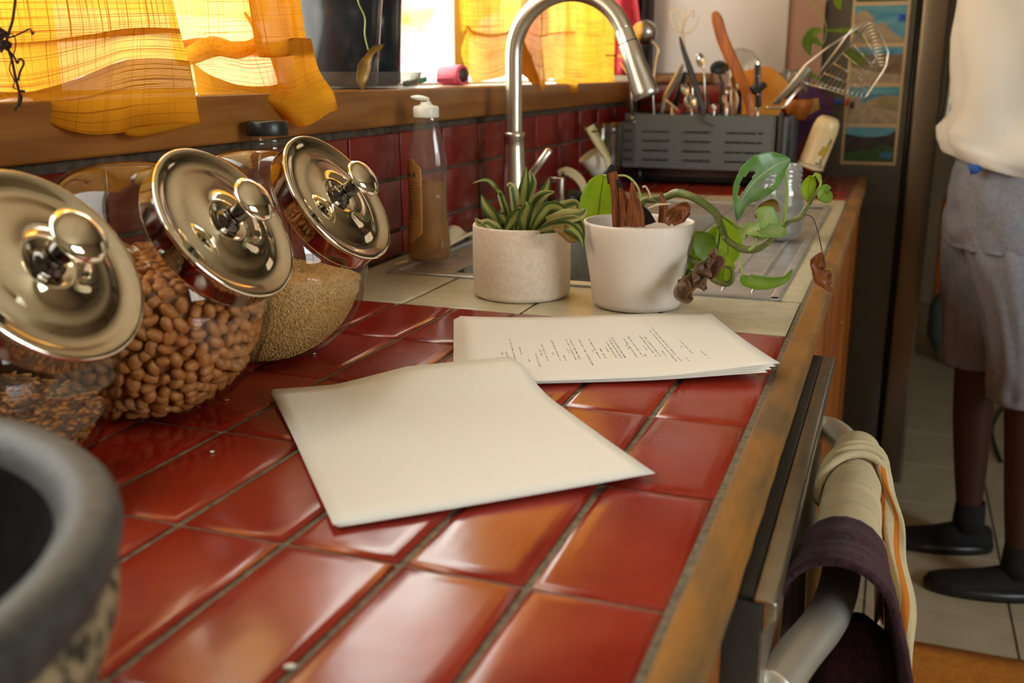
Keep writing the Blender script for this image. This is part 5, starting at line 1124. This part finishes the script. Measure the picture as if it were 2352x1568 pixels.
# fork
t = utensil('fork', 'small steel fork with its tines up near the middle of the caddy', 'fork', foot(1672))
obj('tines', MB().beam(U(1671, 205, 2.01), U(1668, 222, 2.01), .008, .0015, up=_F), 'chrome_rough', t)
for dx in (-6, 0, 6): obj('tine', MB().tube([U(1671+dx, 206, 2.01), U(1674+dx, 190, 2.01)], .0009, 6), 'chrome_rough', t)
obj('handle', MB().tube([U(1668, 220, 2.01), foot(1672, 2.01)], .0022, 8), 'chrome_rough', t)
# broad steel handle leaning behind the tap head
t = utensil('table_knife', 'broad steel knife leaning behind the tap head', 'knife', foot(1530))
obj('blade', ribbon(MB(), [U(1568, 146), U(1556, 175), U(1540, 205), U(1528, 228), U(1520, 262)], [.004, .0080, .0085, .0065, .0040], nv=3, cup=0), 'steel', t, solid=.0016)
t = utensil('knife', 'dark handled knife close behind the broad steel knife', 'knife', foot(1556))
obj('handle', MB().beam(U(1575, 165, 2.055), U(1548, 245, 2.055), .013, .010, up=_F), 'black', t, bevel=.002)
obj('blade', MB().beam(U(1548, 245, 2.055), foot(1546, 2.055), .014, .0015, up=_F), 'steel', t)
t = utensil('pale_stick', 'thin pale stick slanting to a red tip beside the tap head', 'stick', foot(1556, 1.999))
obj('stick', MB().tube([U(1528, 228, 2.004), U(1556, 252, 2.002)], .0022, 8), 'cream_tag', t); obj('red_tip', MB().ball(U(1558, 257, 2.002), .0052, 12), 'red_plastic', t, label='red tip')
# black strainer
t = utensil('strainer', 'small black strainer with a round head in the middle of the caddy', 'strainer', foot(1660))
c_ = U(1652, 158, 2.03)
obj('ring', MB().tube([c_+_R*(.0195*math.cos(a*PI/9))+_U*(.0165*math.sin(a*PI/9)) for a in range(-1, 12)], .0030, 8), 'black', t)
def net(u, v):
    th = u*2*PI; return c_+_R*(math.cos(th)*v*.0185)+_U*(math.sin(th)*v*.0155-.004*(1-v))+_F*(.016*(1-v*v)-.004)
obj('mesh_bowl', MB().grid(net, 24, 6, closeu=True), 'dkgrey', t, solid=.0008)
obj('handle', MB().tube([c_-_U*.016, U(1660, 200, 2.03), foot(1662, 2.03)], [.004, .005, .004], 10), 'dkgrey', t)
for k, (u, v) in enumerate(((1680, 150), (1672, 158))): 
    pass
t = utensil('garlic_press', 'steel press with pale hinge end behind the wooden spatula', 'press', foot(1676, 2.06))
obj('jaw', MB().beam(U(1676, 147, 2.06), U(1692, 158, 2.06), .009, .008), 'white_plastic', t, bevel=.001); obj('handle', MB().tube([U(1680, 160, 2.06), foot(1690, 2.06)], .004, 8), 'steel', t)
# black riveted tool
t = utensil('pocket_corkscrew', 'black riveted corkscrew handle with stubby side lever in the caddy', 'corkscrew', foot(1742, 2.0))
mb = MB(); mb.beam(U(1740, 150, 2.0), U(1742, 246, 2.0), .0135, .010, up=_F); mb.prism([U(1733, 190, 1.995), U(1722, 200, 1.995), U(1732, 216, 1.995), U(1746, 214, 1.995), U(1764, 197, 1.995), U(1756, 186, 1.995), U(1748, 190, 1.995)], _F*.012)
obj('handle', mb, 'black', t, bevel=.0022)
for v in (175, 217): obj('rivet', MB().ball(U(1741, v, 1.994), .0022, 10), 'chrome_rough', t)
obj('steel_tip', MB().beam(U(1737, 138, 2.0), U(1738, 152, 2.0), .008, .006, up=_F), 'chrome', t, bevel=.001); obj('spike', MB().tube([U(1742, 246, 2.0), foot(1742, 2.0)], .002, 8), 'chrome_rough', t)
for k, (u, v0, v1, w_, m_) in enumerate(((1625, 215, 262, .006, 'black'), (1698, 205, 262, .011, 'black'), (1655, 222, 262, .007, 'dkgrey'), (1605, 235, 262, .006, 'dkgrey'), (1672, 235, 262, .004, 'cream_tag'))):
    t = utensil('dark_handled_tool', ['slim black handle rising beside the dark grey spatula', 'wide black handle at the foot of the wooden spatula', 'dark grey handle under the black strainer', 'short dark handle beside the round silver spoon', 'thin cream handle low in the middle of the caddy'][k], 'utensil', foot(u, 2.04))
    obj('handle', MB().beam(U(u, v0, 2.04), U(u, v1, 2.04), w_, w_*.6, up=_F), m_, t, bevel=.0015); obj('shank', MB().tube([U(u, v1, 2.04), foot(u, 2.04)], .002, 6), 'steel', t)
# big ladle bowl behind the tap neck
t = utensil('ladle', 'large steel ladle, its round bowl upside down behind the tap neck', 'ladle', foot(1440, 2.05))
c_ = U(1480, 74, 2.05)
obj('bowl', MB().ball(c_, .0305, 32, sc3=(1, 1, .95)), 'steel', t)
obj('handle', MB().tube([U(1484, 90, 2.05), U(1512, 108, 2.05), U(1506, 150, 2.05), U(1500, 230, 2.05), V(-.462, 2.05, zfoot)], .0022, 8, smooth=3), 'chrome_rough', t)
t = utensil('wire_tongs', 'thin steel tongs poking left past the tap head', 'tongs', V(-.54, 2.03, zfoot), )
obj('arm', MB().tube([U(1375, 126, 2.03), U(1445, 130, 2.03)], .0018, 7), 'twig', t); obj('arm', MB().tube([U(1418, 128, 2.03), U(1450, 132, 2.03)], .0030, 8), 'chrome_rough', t); obj('arm', MB().tube([U(1424, 142, 2.03), U(1448, 180, 2.03), V(-.535, 2.03, 1.08)], .0022, 8), 'chrome_rough', t)
t = utensil('bottle_stopper', 'small steel ball topped stopper at the caddy end by the splashback', 'stopper', V(-.535, 2.01, 1.06))
obj('ball', MB().ball(U(1452, 272, 2.01), .0045, 10), 'chrome', t); obj('ball', MB().ball(U(1458, 281, 2.01), .0042, 10), 'chrome', t); obj('stem', MB().tube([U(1452, 275, 2.01), U(1450, 215, 2.02), U(1455, 195, 2.02)], [.002, .004, .001], 8), 'steel', t)
# boards behind
t = thing('cutting_board', 'orange wooden chopping board standing behind the black corkscrew', 'board', (-.22, 2.2, .96))
yb_ = 2.16
bp = [at(u, v, y=yb_) for u, v in ((1690, 168), (1735, 156), (1766, 152), (1790, 170), (1812, 192), (1806, 215), (1790, 262))]; bp += [V(bp[-1].x, yb_, .962), V(bp[0].x, yb_, .962)]
obj('plank', MB().prism(bp, (0, .012, 0)), 'board_wood', t, bevel=.002)
o = obj('clear_tray', MB().lathe([(0, 0), (.045, 0), (.050, .003), (.052, .010), (.050, .010), (.046, .004), (0, .003)], at(1700, 160, y=2.25), (.1, -1, .2), n=40), 'clear_plastic'); tag(o, 'clear round plastic tray standing behind the wooden spatula', 'tray')
o = obj('clear_tub', MB().lathe([(0, 0), (.030, 0), (.036, .06), (.034, .06), (.029, .003), (0, .003)], at(1828, 215, y=2.28), (0, 0, 1), n=36), 'clear_plastic'); tag(o, 'clear plastic tub behind the chopping board', 'tub')
# wire skimmer basket
yk2 = 2.07
t = thing('wire_basket', 'chrome wire basket with long handle leaning over the photo strip', 'basket', (-.12, yk2, 1.08))
def K(u, v, d=0.0): return at(u, v, y=yk2+d)
cs = [K(1862, 195), K(1985, 225), K(2035, 145), K(2005, 48)]
mb = MB(); mb.tube([K(1862, 195, .0), K(1900, 205), K(1975, 228), K(1990, 222), K(2028, 165), K(2036, 150), K(2040, 120), K(2025, 85), K(2005, 48), K(1995, 44), K(1960, 62), K(1862, 195)], .0020, 8)
mb.tube([K(1875, 190, .06), K(1960, 215, .06), K(2015, 130, .06), K(1990, 60, .06), K(1875, 190, .06)], .0016, 8)
obj('rim', mb, 'chrome_rough', t)
mb = MB()
for k in range(13):
    a = k/12; p = K(1870+a*118, 197+a*28); q = K(1930+a*106, 130-a*0+a*15)
    p2_ = K(1862+a*125, 195+a*30); top_ = K(1990+a*45, 52+a*95)
    mb.tube([p2_, K(1862+a*125+6, 186+a*28, .05), K(1905+a*100, 140+a*45, .06)], .0011, 6)
    mb.tube([K(2036-a*32, 150-a*100), K(2020-a*32, 150-a*92, .05), K(1975-a*40, 165-a*50, .06)], .0011, 6)
for k in range(5):
    a = .2+k*.16; mb.tube([K(1862+(2005-1862)*a, 195-(195-48)*a*.95, .05), K(1985+50*a, 225-80*a, .05)], .0009, 6)
obj('cross_wire', mb, 'chrome_rough', t)
obj('handle', MB().tube([K(1995, 46), K(1900, 110), K(1850, 150), K(1800, 215), K(1776, 240)], [.0022, .0022, .0026, .003, .003], 8), 'nickel', t)
obj('grip', MB().beam(K(1858, 155, -.005), K(1782, 238, -.005), .014, .006, up=_F), 'steel', t, bevel=.001)
obj('hook', MB().tube([K(1862, 195), K(1845, 188), K(1830, 172), K(1826, 168)], .0016, 7), 'chrome_rough', t)
# mug
ym = 2.03
t = thing('mug', 'cream mug with yellow flowers hung tilted on the rack corner', 'mug', at(1880, 320, y=ym))
pt, pb = at(1907, 270, y=ym), at(1862, 382, y=ym); ax = (pt-pb).normalized(); Lm = (pt-pb).length; rm = .0285
axc = (ax - V(0, 1, 0)*.12).normalized()
obj('body', MB().lathe([(.0265, -.0), (rm+.001, .0), (rm+.001, .0035), (rm, .005), (rm, Lm*.8), (rm-.003, Lm*.93), (rm-.009, Lm), (0, Lm+.001)], pb, axc, n=44), 'mug', t, solid=.0015)
sdm = axc.cross(V(0, -1, 0)).normalized()
def on_mug(a, h): 
    c2 = axc.cross(sdm).normalized(); return pb+axc*(h*Lm)+(sdm*math.cos(a)+c2*math.sin(a))*(rm+.0017)
nrm0 = [a*.05 for a in range(126)]; best = max(nrm0, key=lambda a: (on_mug(a, .5)-pb-axc*.5*Lm).dot(-_F))
def blob(a, h, ra, rh, m, n_=10):
    b_ = MB(); b_.poly([on_mug(a+ra*math.cos(i*2*PI/n_)*(1+.3*math.sin(i*2.3)), h+rh*math.sin(i*2*PI/n_)*(1+.3*math.cos(i*1.7))) for i in range(n_)]); obj('flower_print', b_, m, t, smooth=False)
sg = 1 if (on_mug(best+.3, .5)-on_mug(best, .5)).dot(_R) > 0 else -1
for da, h, ra, rh, m in ((.25, .42, .25, .09, 'mug_yellow'), (.5, .45, .2, .10, 'mug_yellow'), (.1, .36, .18, .05, 'mug_yellow'), (.45, .30, .12, .06, 'mug_yellow'), (.55, .60, .15, .07, 'mug_grey'), (.35, .20, .1, .05, 'mug_grey'), (.15, .14, .16, .03, 'mug_grey'), (.5, .12, .08, .05, 'mug_grey')):
    blob(best+sg*da, h, ra, rh, m)
obj('base_line', MB().lathe([(rm+.0015, .0085), (rm+.0016, .0100)], pb, axc, n=44), 'dkgrey', t)
hd = V(-.25, 1, 0); hd = (hd-axc*hd.dot(axc)).normalized()
obj('handle', MB().tube([pb+axc*Lm*.75+hd*(rm-.002), pb+axc*Lm*.72+hd*(rm+.016), pb+axc*Lm*.45+hd*(rm+.02), pb+axc*Lm*.25+hd*(rm+.012), pb+axc*Lm*.22+hd*(rm-.002)], .0045, 10, smooth=4), 'mug', t)
# cards and bag behind the mug
o = obj('purple_box', MB().prism([at(u, v, y=2.33) for u, v in ((1838, 205), (1862, 198), (1915, 225), (1912, 262), (1880, 275), (1838, 330), (1822, 385), (1818, 300))], (0, .03, 0)), 'purple', bevel=.002); tag(o, 'dark purple packet standing against the fridge behind the mug', 'packet')
o = obj('yellow_tag', MB().prism([at(u, v, y=2.30) for u, v in ((1838, 232), (1880, 225), (1882, 250), (1862, 262), (1836, 262))], (0, .002, 0)), 'yellow_card', bevel=.0005); tag(o, 'yellow cardboard tag on the purple packet above the mug', 'tag')
o = obj('teal_clip', MB().box(at(1843, 250, y=2.285), at(1860, 238, y=2.29)), 'green_plastic', bevel=.001); tag(o, 'small teal clip on the yellow tag', 'clip')
o = obj('brown_bowl', MB().lathe([(0, 0), (.02, 0), (.033, .03), (.036, .05), (.034, .05), (.031, .03), (.018, .004), (0, .003)], at(1832, 275, y=2.24), (0, 0, 1), n=32), 'orange_wood'); tag(o, 'small brown wooden bowl behind the rack corner post', 'bowl')

# trailing vine over the fridge corner
t = thing('trailing_vine', 'green leafy vine trailing down in front of the pink wall and fridge corner', 'vine', (-.11, 2.3, 1.3))
yv2 = 2.28
obj('stem', MB().tube([at(u, v, y=yv2) for u, v in ((1860, -260), (1845, -120), (1856, -20), (1868, 12), (1885, 30), (1898, 60), (1895, 90), (1885, 110))], .0014, 7, smooth=5), 'stem_pale', t)
obj('stem', MB().tube([at(u, v, y=yv2) for u, v in ((1868, 14), (1890, 5), (1915, -10), (1925, -40))], .0011, 7, smooth=4), 'stem_pale', t)
for pts, ws, m in (([(1888, 105), (1870, 92), (1862, 72)], [.002, .010, .001], 'leaf_mid'), ([(1890, 70), (1868, 75), (1853, 100), (1862, 128)], [.002, .013, .014, .001], 'leaf_mid'), ([(1925, -10), (1925, 8), (1932, 22)], [.012, .010, .001], 'leaf_bright'), ([(1898, 70), (1930, 70), (1962, 72), (1985, 92)], [.001, .006, .006, .001], 'leaf_mid'), ([(1945, 110), (1960, 130), (1975, 142), (1990, 120)], [.004, .014, .014, .003], 'leaf_mid'), ([(1858, 165), (1872, 178), (1888, 188)], [.002, .007, .001], 'leaf_mid'), ([(1845, -100), (1870, -90), (1890, -60)], [.003, .016, .001], 'leaf_mid')):
    obj('leaf', ribbon(MB(), [at(u, v, y=yv2-.01) for u, v in pts], ws, cup=.2), m, t, solid=.0005)

# ================================================================== CORNER CLUTTER BEHIND THE TAP
o = obj('clear_tumbler', MB().lathe([(0, 0), (.030, 0), (.0335, .02), (.0365, .14), (.0375, .155), (.0355, .155), (.0345, .14), (.030, .005), (0, .004)], (-.532, 1.83, .9105), n=40), 'glass'); tag(o, 'tall clear tumbler standing in the dark corner before the dish rack', 'glass')
t = thing('scoop_pot', 'white plastic cup tipped over beside the dish rack', 'cup', (-.50, 1.66, .94))
ca, cb_ = at(1328, 330, y=1.64), at(1385, 400, y=1.66)
obj('cup', MB().lathe([(0, .0), (.018, .0), (.026, .045), (.0245, .045), (.017, .003), (0, .003)], at(1378, 395, y=1.66), (-.45, -.35, .82), n=36), 'white_plastic', t)
t = thing('vegetable_peeler', 'cream handled tool with green edges propped against the white cup', 'peeler', (-.48, 1.62, .95))
obj('handle', ribbon(MB(), [at(1354, 290, y=1.62), at(1365, 312, y=1.62), at(1384, 345, y=1.62), at(1394, 362, y=1.62), at(1397, 385, y=1.62)], [.0095, .0092, .0080, .0070, .006], nv=4, cup=0), 'cream_tag', t, solid=.003)
for s_ in (-1, 1): obj('green_edge', MB().tube([at(1354+s_*13, 290, y=1.618), at(1365+s_*12, 312, y=1.618), at(1384+s_*11, 345, y=1.618), at(1394+s_*9, 362, y=1.618)], .0012, 6), 'leaf_bright', t)
obj('hanging_slot', MB().beam(at(1359, 302, y=1.6165), at(1374, 301, y=1.6165), .003, .001, up=_F), 'black', t)
t = thing('curved_grater', 'curved cream band with dark slots lying behind the filter tap', 'strip', (-.52, 1.5, .93))
gp_ = [at(u, v, y=1.50) for u, v in ((1282, 398), (1300, 393), (1320, 402), (1336, 420), (1342, 440))]
obj('band', ribbon(MB(), gp_, [.0055, .0085, .009, .0085, .006], nv=4, cup=.1), 'cream_tag', t, solid=.003)
for u, v in ((1294, 400), (1306, 407), (1317, 415), (1328, 425)): obj('slot', MB().beam(at(u, v-5, y=1.496), at(u-2, v+5, y=1.496), .0030, .001, up=_F), 'black', t)
o = obj('scrub_brush', MB().ball((-.535, 1.56, .928), .030, 18, sc3=(.8, 1.2, .55)), 'black'); tag(o, 'dark round scrubber lying behind the filter tap', 'brush')
o = obj('wooden_dish', MB().lathe([(0, 0), (.024, 0), (.032, .010), (.034, .022), (.032, .022), (.028, .008), (0, .006)], (-.490, 1.575, .9105), n=36), 'cab_wood'); tag(o, 'small brown dish by the sink corner, under the curved band', 'dish')

# ================================================================== TOWELS ON THE DISHWASHER HANDLE
def arch(y0, y1, r0, r1, zin, zout, flare, ny=40, wr=.0, seed=0., cx=HX, lift=0.0, wob=.0):
    """cloth over the bar: s from the inner hem up, over and down outside; t along the bar towards the camera"""
    mb = MB()
    def fn(s, t):
        y = y0+(y1-y0)*t; r = r0+(r1-r0)*t; L1 = HZ-zin; L2 = HZ-zout; La = PI*r; tot = L1+La+L2; q = s*tot
        nz = noise.noise(V(s*5+seed, t*6, seed))*wob
        if q < L1: a = q/L1; x, z = cx-r*(1-.25*(1-a)), zin+q
        elif q < L1+La: a = PI-(q-L1)/r; x, z = cx+math.cos(a)*r, HZ+math.sin(a)*r*1.0+lift*t*math.sin(a)
        else: a = (q-L1-La)/L2; x, z = cx+r+flare*(a**.6)*(.6+.4*t), HZ-(q-L1-La)
        rp_ = wr*max(0, math.sin(t*PI*2*5.5+math.sin(s*9)*.5))**6
        return V(x+(nz+rp_)*math.cos(max(0, min(PI, PI-s*PI))), y+nz*.6, z+(nz+rp_)*.7)
    return mb.grid(fn, 90, ny)
tc_ = thing('dish_towel', 'cream dish towel with orange stripes draped over the dishwasher handle', 'towel', (HX, .46, .79))
obj('draped_cloth', arch(.595, .335, .0225, .0270, .60, .70, .006, wr=.0022, wob=.0022, ny=70), 'towel_cream', tc_, solid=.002)
# gathered band across it
mb = MB()
for k, (yb2, rr2, dz) in enumerate(((.525, .0300, .003), (.508, .0310, .004), (.492, .0305, .003))):
    pts_ = []
    for i in range(22):
        a = PI*1.15-i*PI*1.3/21; pts_.append(V(HX+math.cos(a)*rr2, yb2-.02*math.cos(a)*-1+.012*math.sin(a), HZ+math.sin(a)*rr2+dz*.3))
    mb.tube(pts_, [.0012]+[.0042]*20+[.0012], 8)
obj('gathered_fold', mb, 'towel_cream', tc_)
path = [V(.100, .525, .815), V(.112, .505, .800), V(.124, .475, .780), V(.133, .445, .755), V(.140, .42, .725), V(.143, .405, .69), V(.144, .40, .64), V(.142, .395, .56), V(.140, .39, .46)]
hw = [.004, .010, .013, .016, .018, .019, .020, .021, .022]
path = [V(p.x-.013*min(1, i/3), p.y, p.z) for i, p in enumerate(path)]; hw = [q*.72 for q in hw]; PP, WW = spline(path, 6, hw); N_ = len(PP); mb = MB()
cols_m = [0, 0, 1, 1, 0, 0, 0, 2, 2, 2]  # last columns brown-orange: shade on the tail's inner side put into the colour
for ci, cm_ in enumerate(cols_m):
    b0 = len(mb.v); v0, v1 = ci/10, (ci+1)/10
    for i in range(N_):
        for v_ in (v0, v1):
            p = PP[i]; mb.v.append(V(p.x+WW[i]*(1-2*v_)+.0015*math.sin(i*.55+v_*5), p.y-.010*math.sin(v_*PI)+.004*math.sin(i*.35+v_*9), p.z-.004*v_))
    for i in range(N_-1): mb.face((b0+2*i, b0+2*i+1, b0+2*i+3, b0+2*i+2), m=cm_)
obj('striped_tail', mb, ['towel_cream', 'towel_orange', 'orange_wood'], tc_, solid=.0015, label='hanging tail with orange stripe and shaded orange side')
obj('pink_print', MB().grid(lambda u, v: V(HX+.0305+.004*v+.002*math.sin(u*7), .395-.055*u, HZ-.005-.05*v), 8, 8), 'towel_pink', tc_, solid=.001, label='pink printed corner')
tp_ = thing('dish_towel', 'dark plum knitted dish towel draped over the near part of the dishwasher handle', 'towel', (HX, .31, .79))
obj('draped_cloth', arch(.340, .228, .0310, .0430, .42, .36, .050, wob=.006, seed=4.2, lift=.006), 'towel_plum', tp_, solid=.006)
def inner(u, v):
    a = u*2*PI; k0 = 1+.18*noise.noise(V(math.cos(a)*3, math.sin(a)*3, v*3)); z = .36+.405*v; w_ = min(1, (1-v)*14+.25)
    return V(HX+.016+(.030+.013*(1-v))*math.cos(a)*k0*w_, +.295+.032*math.sin(a)*k0*w_, z)
obj('under_fold', MB().grid(inner, 40, 24, closeu=True), 'towel_plum', tp_)

# ================================================================== FLOOR THINGS
o = obj('woven_rug', MB().grid(lambda u, v: V(.10+1.1*u, .25+1.385*v, .004+.0015*noise.noise(V(u*20, v*20, 0))), 30, 30), 'rug', solid=.006); tag(o, 'orange woven rug lying on the tiles beside the base cabinets', 'rug')
t = thing('cloth_bag', 'teal and brown bundle of cloth lying on the floor behind the fridge door', 'bag', (.42, 3.95, 0))
obj('teal_cloth', MB().grid(lambda u, v: V(.40, 4.02, .17)+V(math.cos(u*2*PI)*math.sin(v*PI)*(.13+.02*noise.noise(V(u*6, v*5, 1))), math.sin(u*2*PI)*math.sin(v*PI)*.12, math.cos(v*PI)*(.165+.0*u)), 30, 16, closeu=True), 'teal', t)
obj('brown_cloth', MB().grid(lambda u, v: V(.50, 3.92, .065)+V(math.cos(u*2*PI)*math.sin(v*PI)*(.12+.03*noise.noise(V(u*5, v*4, 7))), math.sin(u*2*PI)*math.sin(v*PI)*.09, math.cos(v*PI)*.062), 30, 14, closeu=True), 'brown_cloth', t)
o = obj('floor_cable', MB().tube([at(u, v, z=.006) for u, v in ((2352, 868), (2300, 872), (2240, 868), (2275, 905), (2315, 918), (2290, 955), (2278, 990), (2290, 1035), (2300, 1060))], .0055, 8, smooth=6), 'black'); tag(o, 'thin black cable snaking over the floor tiles behind the legs', 'cable')
o = obj('orange_stool', MB().beam((.335, 4.6, 0), (.335, 4.6, .62), .05, .05, up=(0, 1, 0)), 'orange_wood', bevel=.004); tag(o, 'orange wooden post standing far behind the fridge door', 'post')

# ================================================================== PERSON
pe = thing('person', 'person in white sweatshirt, blue grey shorts and black shoes standing by the fridge', 'person', (.38, 2.06, 0))
bm = bmesh.new(); sk = bm.verts.layers.skin.verify()
def sv(p, rx, ry=None, root=False):
    v = bm.verts.new(V(p)); v[sk].radius = (rx, ry or rx); v[sk].use_root = root; return v
def chain(a, lst):
    for p, r in lst: b = sv(p, r); bm.edges.new((a, b)); a = b
    return a
pel = sv((.345, 2.06, .93), .115, .105, True)
chest = chain(pel, [((.345, 2.06, 1.08), .105), ((.345, 2.06, 1.25), .115), ((.35, 2.06, 1.38), .095)])
nk = chain(chest, [((.35, 2.06, 1.46), .048), ((.345, 2.06, 1.53), .047), ((.332, 2.06, 1.60), .084), ((.335, 2.06, 1.67), .096), ((.338, 2.06, 1.73), .070)])
# far leg, near leg
chain(pel, [((.350, 2.150, .86), .082), ((.335, 2.160, .66), .068), ((.318, 2.160, .50), .052), ((.325, 2.160, .36), .0505), ((.335, 2.160, .22), .042), ((.343, 2.160, .10), .031), ((.345, 2.160, .05), .030)])
chain(pel, [((.40, 1.975, .86), .082), ((.41, 1.960, .66), .068), ((.412, 1.950, .50), .053), ((.425, 1.945, .36), .0505), ((.432, 1.942, .22), .042), ((.438, 1.940, .10), .031), ((.44, 1.940, .05), .030)])
for s_ in (-1, 1):
    chain(chest, [((.36, 2.06+s_*.15, 1.38), .058), ((.42, 2.06+s_*.20, 1.26), .046), ((.50, 2.06+s_*.215, 1.10), .040), ((.52, 2.06+s_*.20, .98), .033), ((.515, 2.06+s_*.185, .87), .024), ((.51, 2.06+s_*.18, .82), .030)])
me = bpy.data.meshes.new('body'); bm.to_mesh(me); bm.free(); me.materials.append(M['skin'])
bo = bpy.data.objects.new('body', me); C.objects.link(bo); put(bo, pe)
q = bo.modifiers.new('sk', 'SKIN'); q.use_smooth_shade = True; q = bo.modifiers.new('su', 'SUBSURF'); q.levels = 2; q.render_levels = 2
for s_ in (-1, 1):     # fingers, loosely curled
    for k in range(4):
        yb3 = 2.06+s_*.18-.022+.0145*k; L_ = (.062, .072, .068, .052)[k]
        obj('finger', MB().tube([V(.512, yb3, .80), V(.508, yb3, .80-L_*.5), V(.500, yb3, .80-L_*.85), V(.492, yb3, .80-L_)], [.0088, .0082, .0076, .0060], 10, smooth=3), 'skin', pe)
    obj('thumb', MB().tube([V(.505, 2.06+s_*.155, .83), V(.492, 2.06+s_*.145, .80), V(.482, 2.06+s_*.150, .775)], [.0105, .0095, .0070], 10, smooth=3), 'skin', pe)
    obj('eye', MB().ball((.262, 2.06+s_*.031, 1.655), .011, 12), 'white_plastic', pe); obj('ear', MB().ball((.345, 2.06+s_*.080, 1.645), .030, 12, sc3=(.6, .25, 1)), 'skin', pe)
obj('nose', MB().ball((.258, 2.06, 1.632), .018, 12, sc3=(.9, .7, 1.3)), 'skin', pe); obj('mouth', MB().ball((.268, 2.06, 1.592), .022, 12, sc3=(.3, 1, .28)), 'towel_pink', pe)
obj('hair', MB().grid(lambda u, v: V(.352, 2.06, 1.675)+V(math.cos(u*2*PI)*math.sin(v*PI*.58)*.102, math.sin(u*2*PI)*math.sin(v*PI*.58)*.096, math.cos(v*PI*.62)*.100)*(1+.05*noise.noise(V(u*20, v*15, 3))), 32, 14, closeu=True), 'hair', pe, solid=.008)
def loft(name, rings, mat, wr=.006, seed=0., nf=4., solid=.004, n=64, k=6):
    """rings: (cx, cy, z, rx, ry, tilt)"""
    cs_ = [V(r[0], r[1], r[2]) for r in rings]; rs1 = [r[3] for r in rings]; rs2 = [r[4] for r in rings]; tl = [r[5] if len(r) > 5 else 0 for r in rings]
    c2, a_ = spline(cs_, k, rs1); _, b_ = spline(cs_, k, rs2); _, t_ = spline(cs_, k, tl); N = len(c2)
    def fn(u, v):
        j = min(int(round(v*(N-1))), N-1); th = u*2*PI; d = 1+wr/.15*noise.noise(V(math.cos(th)*nf, math.sin(th)*nf, v*5+seed))*1.6
        x, y = math.cos(th)*a_[j]*d, math.sin(th)*b_[j]*d
        return c2[j]+V(x, y, x*t_[j])
    return obj(name, MB().grid(fn, n, N-1, closeu=True), mat, pe, solid=solid)
loft('sweatshirt', [(.335, 2.06, .985, .118, .160, -.20), (.338, 2.06, .965, .140, .172, -.26), (.340, 2.06, .985, .156, .188, -.28), (.342, 2.06, 1.02, .162, .192, -.22), (.348, 2.06, 1.08, .150, .185, -.1), (.350, 2.06, 1.16, .150, .182), (.345, 2.06, 1.25, .165, .19), (.345, 2.06, 1.34, .168, .20), (.35, 2.06, 1.42, .120, .165), (.35, 2.06, 1.465, .070, .080), (.35, 2.06, 1.475, .060, .066)], 'sweater', wr=.014, nf=2.2)
for s_ in (-1, 1):
    obj('sleeve', MB().tube([V(.355, 2.06+s_*.12, 1.40), V(.385, 2.06+s_*.185, 1.32), V(.44, 2.06+s_*.215, 1.20), V(.50, 2.06+s_*.222, 1.10), V(.522, 2.06+s_*.208, .99), V(.518, 2.06+s_*.19, .885)], [.085, .078, .066, .062, .054, .038], 20, smooth=5), 'sweater', pe)
loft('shorts', [(.345, 2.06, .99, .118, .155), (.345, 2.06, .96, .128, .165), (.348, 2.06, .90, .138, .178), (.350, 2.06, .84, .140, .182), (.352, 2.06, .80, .135, .180)], 'shorts', wr=.008, seed=2)
loft('shorts_leg', [(.350, 2.135, .86, .132, .100), (.342, 2.145, .78, .128, .104), (.332, 2.152, .66, .105, .098), (.322, 2.158, .54, .085, .088), (.318, 2.160, .500, .078, .082), (.318, 2.160, .495, .074, .078)], 'shorts', wr=.014, seed=5)
loft('shorts_leg', [(.365, 1.985, .86, .128, .100), (.385, 1.972, .78, .122, .104), (.402, 1.960, .66, .100, .098), (.412, 1.952, .54, .085, .088), (.414, 1.950, .475, .078, .082), (.414, 1.950, .470, .074, .078)], 'shorts', wr=.014, seed=8)
obj('blue_waistband', MB().prism([at(u, v, y=1.90) for u, v in ((2222, 375), (2262, 382), (2248, 398), (2230, 402))], (0, .004, 0)), 'blue', pe, label='bit of blue underwear showing at the waist')
def shoe(ax_, ay_, dirx, diry):
    d_ = V(dirx, diry, 0).normalized(); s2 = V(-d_.y, d_.x, 0)
    prof_ = [(-.058, .020, .050, .0), (-.055, .034, .062, 0), (-.03, .038, .072, 0), (.0, .040, .078, 0), (.04, .042, .068, 0), (.08, .045, .055, 0), (.12, .048, .046, 0), (.16, .046, .038, 0), (.185, .036, .030, 0), (.195, .016, .018, 0)]
    def fn(u, v):
        q = v*(len(prof_)-1); k0 = min(int(q), len(prof_)-2); f = q-k0; l_, w_, h_, _ = [prof_[k0][i]+(prof_[k0+1][i]-prof_[k0][i])*f for i in range(4)]
        th = u*2*PI; return V(ax_, ay_, 0)+d_*l_+s2*(math.cos(th)*w_)+V(0, 0, .022+max(0, math.sin(th))*(h_-.022)+min(0, math.sin(th))*.004)
    obj('shoe', MB().grid(fn, 28, 30, closeu=True), 'shoe', pe)
    def sole(u, v):
        th = u*2*PI; return V(ax_, ay_, 0)+d_*(.068+.134*math.cos(th)*(1 if v < .99 else 0)) + s2*(math.sin(th)*(.047+.005*math.cos(th))*(1 if v < .99 else 0))+V(0, 0, .001+.024*min(1, v*1.02))
    obj('sole', MB().lathe([(0, .001), (1, .001), (1.01, .012), (1, .024), (0, .026)], (ax_+d_.x*.068, ay_+d_.y*.068, 0), n=40, sx=.134, sy=.050, ref=d_), 'black', pe)
    obj('sock', MB().lathe([(.037, .055), (.036, .09), (.034, .125), (.0335, .13)], (ax_, ay_, 0), n=28), 'sock', pe, solid=.003)
shoe(.345, 2.160, -.95, -.18); shoe(.440, 1.940, -.96, -.15)
